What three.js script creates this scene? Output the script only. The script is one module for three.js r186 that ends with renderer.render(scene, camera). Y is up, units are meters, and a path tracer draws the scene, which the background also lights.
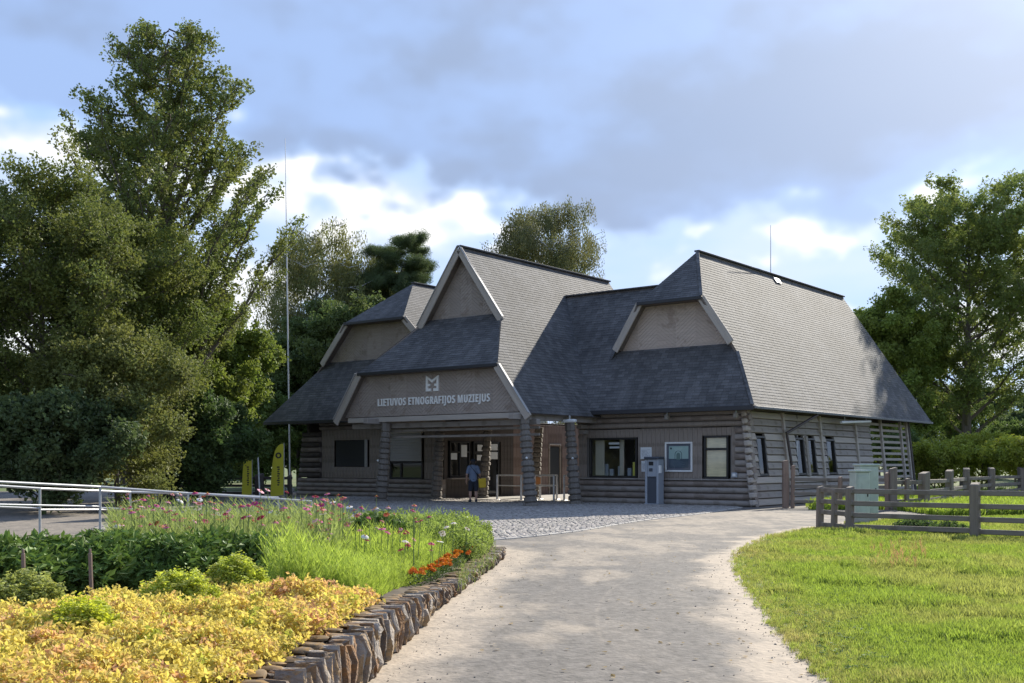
import * as THREE from 'three';
import { mergeGeometries, mergeVertices, toCreasedNormals } from 'three/addons/utils/BufferGeometryUtils.js';
import { MarchingCubes } from 'three/addons/objects/MarchingCubes.js';
import { RoundedBoxGeometry } from 'three/addons/geometries/RoundedBoxGeometry.js';
import { FontLoader } from 'three/addons/loaders/FontLoader.js';
import { TextGeometry } from 'three/addons/geometries/TextGeometry.js';

// ------------------------------------------------------------------ camera, sky, sun, exposure
const scene = new THREE.Scene();
const EYE = 1.6, FOCAL = 1100;
const camera = new THREE.PerspectiveCamera(2 * Math.atan(341.5 / FOCAL) * 180 / Math.PI, 1024 / 683, 0.1, 900);
camera.position.set(0, EYE, 0);
camera.lookAt(0, EYE, -10);
camera.setViewOffset(1024, 683, 0, -121.5, 1024, 683);     // a lens shifted up: verticals stay vertical
const renderer = new THREE.WebGLRenderer({ antialias: true });
renderer.toneMapping = THREE.LinearToneMapping;
renderer.toneMappingExposure = 1.85;
renderer.shadowMap.enabled = true;
renderer.setSize(1024, 683);

function rngOf(seed) { let a = seed >>> 0; return () => { a = (a + 0x6d2b79f5) | 0; let t = Math.imul(a ^ (a >>> 15), 1 | a); t = (t + Math.imul(t ^ (t >>> 7), 61 | t)) ^ t; return ((t ^ (t >>> 14)) >>> 0) / 4294967296; }; }
const clamp = (x, a = 0, b = 1) => Math.min(b, Math.max(a, x));
const smooth = (a, b, x) => { const t = clamp((x - a) / (b - a)); return t * t * (3 - 2 * t); };
const lerp = (a, b, t) => a + (b - a) * t;
const hash2 = (x, y, s = 0) => { let h = Math.imul(x, 374761393) ^ Math.imul(y, 668265263) ^ Math.imul(s + 11, 1274126177); h = Math.imul(h ^ (h >>> 13), 1274126177); return ((h ^ (h >>> 16)) >>> 0) / 4294967296; };
function vnoise(x, y, s = 0, px = 0, py = 0) {            // value noise, periodic if px, py are given
  const xi = Math.floor(x), yi = Math.floor(y), fx = x - xi, fy = y - yi;
  const w = (i, p) => (p ? ((i % p) + p) % p : i);
  const u = fx * fx * (3 - 2 * fx), v = fy * fy * (3 - 2 * fy);
  const a = hash2(w(xi, px), w(yi, py), s), b = hash2(w(xi + 1, px), w(yi, py), s), c = hash2(w(xi, px), w(yi + 1, py), s), d = hash2(w(xi + 1, px), w(yi + 1, py), s);
  return lerp(lerp(a, b, u), lerp(c, d, u), v);
}
function fbm(x, y, oct = 5, s = 0, p = 0, q = p) { let a = 0.5, t = 0, n = 0; for (let i = 0; i < oct; i++) { t += a * vnoise(x, y, s + i * 17, p, q); n += a; a *= 0.5; x *= 2; y *= 2; p *= 2; q *= 2; } return t / n; }

const SUN_AZ = 33.5, SUN_EL = 29.5;                        // degrees right of the view axis, degrees up
const DEG = Math.PI / 180;
const sunDir = new THREE.Vector3(Math.sin(SUN_AZ * DEG) * Math.cos(SUN_EL * DEG), Math.sin(SUN_EL * DEG), -Math.cos(SUN_AZ * DEG) * Math.cos(SUN_EL * DEG));
function makeSky() {
  const W = 2048, H = 1024, data = new Float32Array(W * H * 4);
  const mixc = (a, b, t) => [lerp(a[0], b[0], t), lerp(a[1], b[1], t), lerp(a[2], b[2], t)];
  for (let j = 0; j < H; j++) {
    const el = ((j + 0.5) / H - 0.5) * Math.PI, sy = Math.sin(el), cy = Math.cos(el);
    for (let i = 0; i < W; i++) {
      const th = ((i + 0.5) / W - 0.5) * 2 * Math.PI;       // atan2(z, x)
      const x = Math.cos(th) * cy, z = Math.sin(th) * cy;
      let az = Math.atan2(x, -z) / DEG;                     // degrees right of the view axis
      const e = Math.max(el / DEG, 0);
      let c = mixc([0.46, 0.65, 0.97], [0.15, 0.32, 0.76], smooth(0, 55, e));
      // a flat grey deck high up, its ragged lower edge rimmed with white, thin veils and gaps of blue below it
      const n1 = fbm(az * 0.06 + 70, e * 0.17 + 3, 5, 3), n3 = fbm(az * 0.13 + 90, e * 0.26, 6, 77), n4 = fbm(az * 0.42 + 20, e * 0.7 + 9, 6, 31);
      const base = 14.4 - 2.4 * Math.sin((3 * az + 23) * DEG) + (n3 - 0.5) * 9 + (n4 - 0.5) * 4.2, up = e - base;
      const deck = smooth(-0.5, 1.3, up) * (1 - 0.6 * smooth(35, 80, e));
      const deckCol = mixc([0.285, 0.375, 0.565], [0.335, 0.475, 0.78], smooth(0.34, 0.62, 0.7 * n1 + 0.3 * n4));
      const rim = Math.exp(-Math.pow((up + 0.9) / (up > -0.9 ? 0.75 : 1.7), 2)) * smooth(0.40, 0.56, fbm(az * 0.2 + 5, e * 0.34 + 2, 6, 61) + 0.07 * Math.sin((az + 40) * DEG * 5));
      const puff = smooth(0.56, 0.66, fbm(az * 0.21 + 11, e * 0.45 + 5, 6, 55)) * smooth(2, 5, e) * (1 - smooth(-2, 0.5, up));
      const veil = smooth(0.36, 0.7, fbm(az * 0.08 + 3, e * 0.3 + 8, 6, 99));
      c = mixc(c, [0.70, 0.76, 0.91], 0.5 * veil);
      c = mixc(c, deckCol, 0.95 * deck);
      c = mixc(c, [1.02, 1.01, 1.0], clamp(0.95 * rim + 0.75 * puff));
      const cosS = x * sunDir.x + sy * sunDir.y + z * sunDir.z;   // forward scatter round the sun
      const g = 0.36 * Math.exp(-(1 - cosS) * 26) + 0.11 * Math.exp(-(1 - cosS) * 7);
      c = [c[0] + g * 0.98, c[1] + g * 0.94, c[2] + g * 0.86];
      if (el < 0) c = mixc(c, [0.20, 0.21, 0.19], smooth(0, 6, -el / DEG));
      const o = (j * W + i) * 4; data[o] = c[0] * 0.65; data[o + 1] = c[1] * 0.65; data[o + 2] = c[2] * 0.65; data[o + 3] = 1;
    }
  }
  const t = new THREE.DataTexture(data, W, H, THREE.RGBAFormat, THREE.FloatType);
  t.mapping = THREE.EquirectangularReflectionMapping; t.magFilter = THREE.LinearFilter; t.minFilter = THREE.LinearFilter; t.needsUpdate = true;
  return t;
}
const sky = makeSky();
scene.background = sky; scene.environment = sky;
const sun = new THREE.DirectionalLight(new THREE.Color(1, 0.93, 0.80), 5);
sun.position.copy(sunDir).multiplyScalar(150).add(new THREE.Vector3(0, 0, -30));
sun.target.position.set(0, 0, -30);
sun.castShadow = true; sun.shadow.radius = 1.2; sun.shadow.mapSize.set(4096, 4096);
Object.assign(sun.shadow.camera, { left: -60, right: 60, top: 60, bottom: -60, near: 1, far: 320 });
scene.add(sun, sun.target);

// ------------------------------------------------------------------ helpers
const gx = (px, d) => (px - 512) / FOCAL * d;               // metres to the side for a bearing at a depth
const names = new Map();
function numbered(n) { const k = names.get(n) ?? 0; names.set(n, k + 1); return k ? n + '_' + String(k).padStart(3, '0') : n; }
function tag(o, label, category, group, kind) { o.userData.label = label; if (category) o.userData.category = category; if (group) o.userData.group = group; if (kind) o.userData.kind = kind; return o; }
function shade(m) { m.castShadow = true; m.receiveShadow = true; return m; }
function thing(name, label, category, pos = [0, 0, 0], turn = 0, group) {
  const o = new THREE.Group(); o.name = numbered(name); o.position.set(...pos); o.rotation.y = turn; tag(o, label, category, group); scene.add(o); return o;
}
function part(name, geo, mat, parent, kind) { const m = shade(new THREE.Mesh(geo, mat)); m.name = name; if (kind) m.userData.kind = kind; (parent ?? scene).add(m); return m; }
function structure(name, geo, mat, label) { const m = part(numbered(name), geo, mat, scene); m.userData.kind = 'structure'; if (label) { m.userData.label = label; m.userData.category = name.replace(/_/g, ' ').split(' ').slice(-1)[0]; } return m; }
function uvBox(g, s = 1) {                                  // uv in metres by the main direction of each face
  if (g.index) g = g.toNonIndexed();
  if (!g.attributes.normal) g.computeVertexNormals();
  const p = g.attributes.position, uv = new Float32Array(p.count * 2), a = new THREE.Vector3(), b = new THREE.Vector3(), c = new THREE.Vector3();
  for (let i = 0; i < p.count; i += 3) {
    a.fromBufferAttribute(p, i); b.fromBufferAttribute(p, i + 1); c.fromBufferAttribute(p, i + 2);
    const n = b.clone().sub(a).cross(c.clone().sub(a)); n.set(Math.abs(n.x), Math.abs(n.y), Math.abs(n.z));
    for (let k = 0; k < 3; k++) { const X = p.getX(i + k), Y = p.getY(i + k), Z = p.getZ(i + k); const q = n.y >= n.x && n.y >= n.z ? [X, Z] : n.x >= n.z ? [Z, Y] : [X, Y]; uv[(i + k) * 2] = q[0] * s; uv[(i + k) * 2 + 1] = q[1] * s; }
  }
  g.setAttribute('uv', new THREE.BufferAttribute(uv, 2)); return g;
}
const boxCache = new Map();
function chamferBox(w, h, d, r = 0.012) {                   // a box with chamfered edges, 44 triangles
  const key = [w, h, d, r].map((q) => q.toFixed(3)).join();
  if (boxCache.has(key)) return boxCache.get(key);
  r = Math.min(r, w * 0.3, h * 0.3, d * 0.3);
  const x = w / 2, y = h / 2, z = d / 2, P = [], N = (v) => P.push(...v);
  const tri = (a, b, c) => { const o = new THREE.Vector3(...a), e = new THREE.Vector3(...b).sub(o), f = new THREE.Vector3(...c).sub(o), n = e.cross(f), m = o.clone().add(new THREE.Vector3(...b)).add(new THREE.Vector3(...c)); if (n.dot(m) < 0) { N(a); N(c); N(b); } else { N(a); N(b); N(c); } };
  const quad = (a, b, c, e) => { tri(a, b, c); tri(a, c, e); };
  for (const s of [-1, 1]) {
    quad([s * x, -y + r, -z + r], [s * x, y - r, -z + r], [s * x, y - r, z - r], [s * x, -y + r, z - r]);
    quad([-x + r, s * y, -z + r], [x - r, s * y, -z + r], [x - r, s * y, z - r], [-x + r, s * y, z - r]);
    quad([-x + r, -y + r, s * z], [x - r, -y + r, s * z], [x - r, y - r, s * z], [-x + r, y - r, s * z]);
    for (const t of [-1, 1]) {
      quad([s * x, t * (y - r), -z + r], [s * x, t * (y - r), z - r], [s * (x - r), t * y, z - r], [s * (x - r), t * y, -z + r]);
      quad([s * x, -y + r, t * (z - r)], [s * x, y - r, t * (z - r)], [s * (x - r), y - r, t * z], [s * (x - r), -y + r, t * z]);
      quad([-x + r, s * y, t * (z - r)], [x - r, s * y, t * (z - r)], [x - r, s * (y - r), t * z], [-x + r, s * (y - r), t * z]);
      for (const q of [-1, 1]) tri([s * x, t * (y - r), q * (z - r)], [s * (x - r), t * y, q * (z - r)], [s * (x - r), t * (y - r), q * z]);
    }
  }
  const g = new THREE.BufferGeometry(); g.setAttribute('position', new THREE.Float32BufferAttribute(P, 3)); g.computeVertexNormals();
  const out = uvBox(g); boxCache.set(key, out); return out;
}
function box(name, w, h, d, mat, parent, pos, rot, r) { const m = part(name, chamferBox(w, h, d, r), mat, parent); m.position.set(...pos); if (rot) m.rotation.set(...rot); return m; }
const V = (x, y, z) => new THREE.Vector3(x, y, z);
function beamGeo(w, h, L) { return chamferBox(w, h, L, 0.012); }
function bar(name, a, b, w, h, mat, parent) {               // a squared bar from a to b
  const L = a.distanceTo(b), m = part(name, beamGeo(w, h, +L.toFixed(2)), mat, parent); m.position.copy(a).add(b).multiplyScalar(0.5);
  const z = b.clone().sub(a).normalize(), x = (Math.abs(z.y) > 0.99 ? V(1, 0, 0) : V(0, 1, 0)).cross(z).normalize(), y = z.clone().cross(x);
  m.quaternion.setFromRotationMatrix(new THREE.Matrix4().makeBasis(x, y, z)); m.scale.z = L / +L.toFixed(2); return m;
}
const tubeGeo = (a, b, r0, r1 = r0, n = 8) => { const L = a.distanceTo(b), g = new THREE.CylinderGeometry(r1, r0, L, n, 1); g.translate(0, L / 2, 0); g.applyQuaternion(new THREE.Quaternion().setFromUnitVectors(V(0, 1, 0), b.clone().sub(a).normalize())); g.translate(a.x, a.y, a.z); return g; };
function poly(pts, y = 0) {                                 // flat ground sheet from [x, z] points, uv in metres
  const s = new THREE.Shape(pts.map(([x, z]) => new THREE.Vector2(x, -z))), g = new THREE.ShapeGeometry(s); g.rotateX(-Math.PI / 2); g.translate(0, y, 0);
  const p = g.attributes.position, uv = new Float32Array(p.count * 2); for (let i = 0; i < p.count; i++) { uv[2 * i] = p.getX(i); uv[2 * i + 1] = p.getZ(i); } g.setAttribute('uv', new THREE.BufferAttribute(uv, 2)); return g;
}
function spline(pts, n) { const c = new THREE.CatmullRomCurve3(pts.map(([x, z]) => V(x, 0, z))); return c.getSpacedPoints(n).map((p) => [p.x, p.z]); }

// ------------------------------------------------------------------ textures and materials
function tex(W, H, fn, srgb = true, rx = 1, ry = 1) {
  const d = new Uint8Array(W * H * 4);
  for (let j = 0; j < H; j++) for (let i = 0; i < W; i++) { const c = fn(i / W, j / H, i, j), o = (j * W + i) * 4; for (let k = 0; k < 3; k++) { let q = clamp(c[k]); if (srgb) q = q <= 0.0031308 ? q * 12.92 : 1.055 * Math.pow(q, 1 / 2.4) - 0.055; d[o + k] = Math.round(q * 255); } d[o + 3] = 255; }
  const t = new THREE.DataTexture(d, W, H); if (srgb) t.colorSpace = THREE.SRGBColorSpace; t.wrapS = t.wrapT = THREE.RepeatWrapping; t.magFilter = THREE.LinearFilter; t.minFilter = THREE.LinearMipmapLinearFilter; t.generateMipmaps = true; t.repeat.set(rx, ry); t.needsUpdate = true; return t;
}
const grey = (v) => [v, v, v];
const std = (o) => new THREE.MeshStandardMaterial({ roughness: 0.8, metalness: 0, ...o });
const rgb = (r, g, b) => new THREE.Color().setRGB(r, g, b);
function wood(col, seed, vary = 0.35, along = 'x') {         // weathered timber, grain along u (x) or v (y), 2 m a tile
  const f = (u, v) => { if (along === 'y') [u, v] = [v, u]; return 0.55 * fbm(u * 4, v * 64, 4, seed, 4, 64) + 0.3 * fbm(u * 8, v * 160, 3, seed + 5, 8, 160) + 0.15 * fbm(u * 3, v * 3, 3, seed + 9, 3, 3); };
  const m = tex(512, 512, (u, v) => { const n = f(u, v), k = 1 + (n - 0.5) * 2 * vary; const dirt = smooth(0.6, 0.8, fbm(u * 6, v * 6, 4, seed + 60, 6, 6)) * 0.25; return col.map((c, i) => c * k * (1 - dirt * (1 + 0.1 * i))); }, true, 0.5, 0.5);
  const b = tex(512, 512, (u, v) => grey(f(u, v)), false, 0.5, 0.5);
  return std({ map: m, bumpMap: b, bumpScale: 0.006, roughness: 0.86 });
}
const M = {};
M.wallWood = wood([0.255, 0.21, 0.178], 1);
M.wallWoodUp = wood([0.265, 0.222, 0.186], 2, 0.3, 'y');
M.wallWoodRed = wood([0.215, 0.155, 0.13], 3, 0.3, 'y');
M.greyWood = wood([0.30, 0.265, 0.235], 4, 0.35);
M.barge = wood([0.42, 0.37, 0.32], 5, 0.25);
M.fence = wood([0.20, 0.17, 0.14], 6, 0.45);
M.fencePost = wood([0.19, 0.155, 0.125], 7, 0.45, 'y');
M.gatePost = wood([0.26, 0.18, 0.135], 8, 0.35, 'y');
M.post = wood([0.17, 0.15, 0.13], 9, 0.4, 'y');
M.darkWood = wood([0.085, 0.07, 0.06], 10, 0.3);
M.gableWood = wood([0.50, 0.405, 0.34], 12, 0.3);
M.gableWood2 = wood([0.37, 0.31, 0.27], 13, 0.3);
M.gableSheenTone = [wood([0.465, 0.374, 0.313], 15, 0.3), wood([0.338, 0.283, 0.245], 16, 0.3)];  // darker copies: the duller reflection of boards slanting the other way, painted in
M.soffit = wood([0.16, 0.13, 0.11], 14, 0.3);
{
  const rows = 48, cols = 24;                               // 0.14 m courses, tabs of 0.3 m: 7.2 x 6.72 m a tile
  const f = (u, v) => {
    const r = Math.floor(v * rows), off = hash2(r, 3, 8) * 0.9 + (r % 2) * 0.5, c0 = u * cols + off, c = Math.floor(c0), fx = c0 - c;
    const tone = hash2(((c % cols) + cols) % cols, r, 21), gap = smooth(0.0, 0.05, Math.min(fx, 1 - fx));
    return { tone, gap, grain: fbm(u * 300, v * 280, 2, 5, 300, 280) };
  };
  const map = tex(1024, 1024, (u, v) => { const q = f(u, v), s = fbm(u * 5, v * 5, 4, 51, 5, 5), st = fbm(u * 24, v * 2, 4, 52, 24, 2); const k = (0.72 + 0.5 * q.tone) * (0.55 + 0.45 * q.gap) * (0.75 + 0.5 * q.grain) * (0.62 + 0.76 * s) * (0.76 + 0.48 * st); return [0.094 * k, 0.091 * k, 0.091 * k]; }, true, 1 / 7.2, 1 / 6.72);
  const bmp = tex(1024, 1024, (u, v) => { const q = f(u, v); return grey(0.5 * q.gap + 0.2 * q.tone + 0.3 * q.grain); }, false, 1 / 7.2, 1 / 6.72);
  M.shingle = std({ map, bumpMap: bmp, bumpScale: 0.012, roughness: 0.82, side: THREE.DoubleSide });
}
M.fascia = std({ color: rgb(0.03, 0.03, 0.034), roughness: 0.55 });
M.gutter = std({ map: tex(256, 256, (u, v) => grey(0.16 + 0.22 * (fbm(u * 20, v * 20, 4, 24, 20, 20) - 0.4))), roughness: 0.7 });
M.capping = std({ color: rgb(0.36, 0.35, 0.34), roughness: 0.65, metalness: 0.2 });
M.metal = std({ color: rgb(0.55, 0.56, 0.57), roughness: 0.38, metalness: 0.85 });
M.galv = std({ map: tex(256, 256, (u, v) => grey(0.50 + 0.22 * (fbm(u * 12, v * 12, 4, 4, 12, 12) - 0.5))), roughness: 0.42, metalness: 0.6 });
M.rail = std({ color: rgb(0.40, 0.41, 0.42), roughness: 0.5, metalness: 0.55 });
M.black = std({ color: rgb(0.012, 0.012, 0.014), roughness: 0.5 });
M.frame = std({ color: rgb(0.018, 0.016, 0.015), roughness: 0.45 });
M.white = std({ color: rgb(0.72, 0.72, 0.70), roughness: 0.5 });
M.letter = std({ color: rgb(0.86, 0.85, 0.82), roughness: 0.4 });
M.pipe = std({ color: rgb(0.05, 0.035, 0.028), roughness: 0.5 });
M.glass = new THREE.MeshPhysicalMaterial({ color: rgb(0.9, 0.93, 0.93), transmission: 1, thickness: 0, roughness: 0.02, ior: 1.52, metalness: 0 });
M.blind = std({ map: tex(256, 256, (u, v) => { const n = fbm(u * 3, v * 40, 4, 6, 3, 40), m = fbm(u * 4, v * 5, 3, 8, 4, 5); const k = 0.8 + 0.3 * n + 0.25 * (m - 0.5); return [0.80 * k, 0.66 * k, 0.42 * k]; }), roughness: 0.8 });
M.shutter = std({ color: rgb(0.30, 0.285, 0.265), roughness: 0.5 });
M.beige_panel = std({ color: rgb(0.22, 0.20, 0.17), roughness: 0.9 });
M.reflectionBeige = std({ color: rgb(0.46, 0.42, 0.34), roughness: 0.9 });  // beige of the panels that imitate window reflections
M.reflectionYellow = std({ color: rgb(0.6, 0.55, 0.1), roughness: 0.8 });  // yellow of one strip that imitates a window reflection
M.roomWall = std({ color: rgb(0.25, 0.23, 0.21), roughness: 0.9 });
M.paper = std({ color: rgb(0.66, 0.68, 0.68), roughness: 0.7 });
M.machine = std({ color: rgb(0.07, 0.08, 0.10), roughness: 0.4, metalness: 0.2 });
M.machineLight = std({ color: rgb(0.33, 0.36, 0.40), roughness: 0.4 });
M.cabinet = std({ map: tex(256, 256, (u, v) => { const n = fbm(u * 6, v * 6, 5, 14, 6, 6), k = 0.86 + 0.28 * n - 0.12 * smooth(0.6, 0.75, fbm(u * 20, v * 4, 4, 15, 20, 4)); return [0.40 * k, 0.45 * k, 0.39 * k]; }), roughness: 0.55 });
M.concrete = std({ map: tex(512, 512, (u, v) => { const n = fbm(u * 16, v * 16, 5, 16, 16, 16), k = 0.8 + 0.4 * n; return [0.36 * k, 0.34 * k, 0.31 * k]; }, true, 0.25, 0.25), roughness: 0.9 });
M.soil = std({ map: tex(512, 512, (u, v) => { const k = 0.5 + fbm(u * 20, v * 20, 5, 18, 20, 20); return [0.065 * k, 0.047 * k, 0.033 * k]; }, true, 0.5, 0.5), roughness: 1 });
M.stone = [[0.15, 0.112, 0.085], [0.19, 0.16, 0.135], [0.10, 0.078, 0.062], [0.17, 0.11, 0.07], [0.27, 0.235, 0.20]].map((c, i) => {
  const f = (u, v) => 0.5 * fbm(u * 4, v * 10, 5, 200 + i, 4, 10) + 0.5 * fbm(u * 24, v * 24, 4, 220 + i, 24, 24);
  return std({ map: tex(256, 256, (u, v) => { const n = f(u, v), k = 0.55 + 0.9 * n, rust = smooth(0.5, 0.66, fbm(u * 5, v * 5, 4, 240 + i, 5, 5)); return [c[0] * k * (1 + 0.25 * rust), c[1] * k, c[2] * k * (1 - 0.35 * rust)]; }, true, 2, 2), bumpMap: tex(256, 256, (u, v) => grey(f(u, v)), false, 2, 2), bumpScale: 0.02, roughness: 0.92 });
});
M.capStone = [[0.15, 0.095, 0.045], [0.12, 0.08, 0.045], [0.17, 0.115, 0.06]].map((c, i) => std({ map: tex(256, 256, (u, v) => { const n = fbm(u * 8, v * 8, 5, 260 + i, 8, 8), moss = smooth(0.5, 0.62, fbm(u * 6, v * 6, 5, 280 + i, 6, 6)), k = 0.5 + n; return [lerp(c[0], 0.19, moss) * k, lerp(c[1], 0.11, moss) * k, lerp(c[2], 0.035, moss) * k]; }, true, 1.5, 1.5), roughness: 0.95 }));
M.bark = wood([0.13, 0.105, 0.085], 30, 0.6, 'y');
M.birchBark = std({ map: tex(256, 256, (u, v) => { const n = fbm(u * 6, v * 30, 4, 33, 6, 30), d = smooth(0.58, 0.66, n); return [lerp(0.55, 0.05, d), lerp(0.53, 0.045, d), lerp(0.5, 0.04, d)]; }, true, 1, 0.6), roughness: 0.85 });
function leafMat(r, g, b, t = 0.42, rough = 0.6) { return new THREE.MeshPhysicalMaterial({ color: rgb(r, g, b), roughness: rough, transmission: t, thickness: 0, side: THREE.DoubleSide, ior: 1.4, specularIntensity: 0.5 }); }

// ------------------------------------------------------------------ the ground
const roadEdge = spline([[2.0, -2], [2.25, -6], [2.49, -9.67], [2.9, -12.85], [3.44, -16.8], [4.29, -20.2], [5.96, -24.4], [7.63, -27.1], [9.6, -29.6], [12.5, -31.6], [18, -33], [40, -35]], 90);
const wallLine = [[-1.45, -3.5], [-1.28, -6], [-1.1, -8], [-0.98, -9.67], [-0.81, -12.4], [-0.46, -15.7], [-0.2, -18.7], [-0.32, -20.2], [-0.85, -21.2], [-2.0, -21.7], [-4.5, -21.9], [-8, -22.1]];
const wallPts = spline(wallLine, 160);
const cobbleLine = spline([[-3.2, -20.6], [-0.66, -22.5], [1.19, -25.1], [3.53, -30.3], [5.9, -34.5], [8.2, -39.4]], 40);
function distTo(line, x, z) { let m = 1e9; for (let i = 1; i < line.length; i++) { const [ax, az] = line[i - 1], [bx, bz] = line[i], dx = bx - ax, dz = bz - az, t = clamp(((x - ax) * dx + (z - az) * dz) / (dx * dx + dz * dz)); const q = (x - ax - t * dx) ** 2 + (z - az - t * dz) ** 2; if (q < m) m = q; } return Math.sqrt(m); }
{
  const gt = tex(1024, 1024, (u, v) => { const n = fbm(u * 24, v * 24, 5, 40, 24, 24), m = fbm(u * 5, v * 5, 4, 41, 5, 5), k = 0.6 + 0.8 * n, dry = smooth(0.45, 0.65, m); return [lerp(0.075, 0.12, dry) * k, lerp(0.115, 0.13, dry) * k, lerp(0.026, 0.045, dry) * k]; }, true, 1 / 18, 1 / 18);
  structure('ground', poly([[-420, 60], [420, 60], [420, -520], [-420, -520]], -0.03), std({ map: gt, roughness: 1 }), 'grassy ground reaching the horizon around the museum');
  // asphalt with drifts of pale sand along both edges and in the wheel tracks
  const patches = [[0.38, -16.2, 0.42, 1.0], [1.25, -15.9, 0.26, 0.9], [0.27, -12.2, 0.28, 0.45], [0.66, -10.7, 0.24, 0.45], [0.1, -10.1, 0.3, 0.4], [0.9, -17.8, 0.7, 1.0], [2.2, -22.2, 1.3, 2.3], [3.7, -26.5, 1.9, 2.2], [5.4, -30.2, 2.2, 2.4], [-0.2, -13.6, 0.35, 0.5], [7.8, -34, 2.6, 3.2], [1.5, -20, 0.9, 1.4]];
  const scrape = spline([[2.05, -16.6], [1.79, -15.9], [1.24, -13.9], [0.93, -12.05], [0.82, -10.6], [0.8, -9.8]], 24);
  const at = tex(2048, 2048, (u, v) => {
    const X = u > 0.75 ? u * 40 - 40 : u * 40, Z = v * 40 - 40;
    const n = fbm(u * 64, v * 64, 6, 42, 64, 64), fine = fbm(u * 720, v * 720, 2, 43, 720, 720), big = fbm(u * 10, v * 10, 4, 44, 10, 10), streak = fbm(u * 120, v * 22, 3, 45, 120, 22);
    let s = 0;
    if (X > -3 && X < 14 && Z < -3) {
      const dr = distTo(roadEdge, X, Z), dw = distTo(wallPts, X, Z);
      s = Math.max(s, 1 - smooth(0.16, 0.75, dr + (n - 0.5) * 1.0), 0.85 * (1 - smooth(0.2, 0.95, dw + (n - 0.5) * 0.9)));
      for (const [px, pz, rx, rz] of patches) { const q = Math.hypot((X - px) / rx, (Z - pz) / rz); s = Math.max(s, 0.42 * smooth(1.5, 0.3, q + (n - 0.5) * 2.4 + (streak - 0.5) * 2.2)); }
    } else s = 0.25;
    if (X > 0.5 && X < 2.2 && Z < -9.5 && Z > -17) s = Math.max(s, 0.1 * smooth(0.03, 0.008, distTo(scrape, X, Z)) * smooth(0.3, 0.5, n));
    s = clamp(s + 0.05 * smooth(0.35, 0.7, big) + 0.07 * smooth(0.5, 0.72, streak));
    const mid = fbm(u * 260, v * 150, 4, 52, 260, 150); s = clamp(s + (mid - 0.5) * 1.3 * s * (1.3 - s) + (fine - 0.5) * 0.5 * s);
    const k = 0.35 + 0.95 * fine + 0.35 * mid;
    const a = [0.104 * k, 0.094 * k, 0.085 * k], b = [0.375 * (0.82 + 0.26 * n + 0.12 * fine), 0.308 * (0.82 + 0.26 * n + 0.12 * fine), 0.232 * (0.82 + 0.26 * n + 0.12 * fine)];
    return a.map((q, i) => lerp(q, b[i], s));
  }, true, 1 / 40, 1 / 40);
  const ab = tex(512, 512, (u, v) => grey(0.6 * fbm(u * 60, v * 60, 3, 47, 60, 60) + 0.4 * fbm(u * 12, v * 12, 3, 48, 12, 12)), false, 0.5, 0.5);
  M.asphalt = std({ map: at, bumpMap: ab, bumpScale: 0.012, roughness: 0.93 });
  structure('road', poly([[-1.0, 20], [2.0, 20], ...roadEdge, [40, -46], [12, -62], [-30, -62], [-40, -40], [-40, -22.5], [-9, -22.5], [-8, -21.6], [-3, -21.3], [-1.0, -20], [-1.4, -3]], 0), M.asphalt, 'pale dusty asphalt drive leading to the museum entrance');
  M.lawn = std({ map: tex(1024, 1024, (u, v) => { const n = fbm(u * 40, v * 40, 4, 49, 40, 40), m = fbm(u * 6, v * 6, 4, 50, 6, 6), k = 0.6 + 0.8 * n, dry = smooth(0.42, 0.7, m) * 0.4; return [lerp(0.085, 0.17, dry) * k, lerp(0.13, 0.15, dry) * k, lerp(0.022, 0.045, dry) * k]; }, true, 1 / 10, 1 / 10), roughness: 1 });
  structure('lawn', poly([[2.0, 20], ...roadEdge, [60, -35], [60, 20]], 0.012), M.lawn, 'mown lawn of yellow green grass right of the drive');
}

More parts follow.
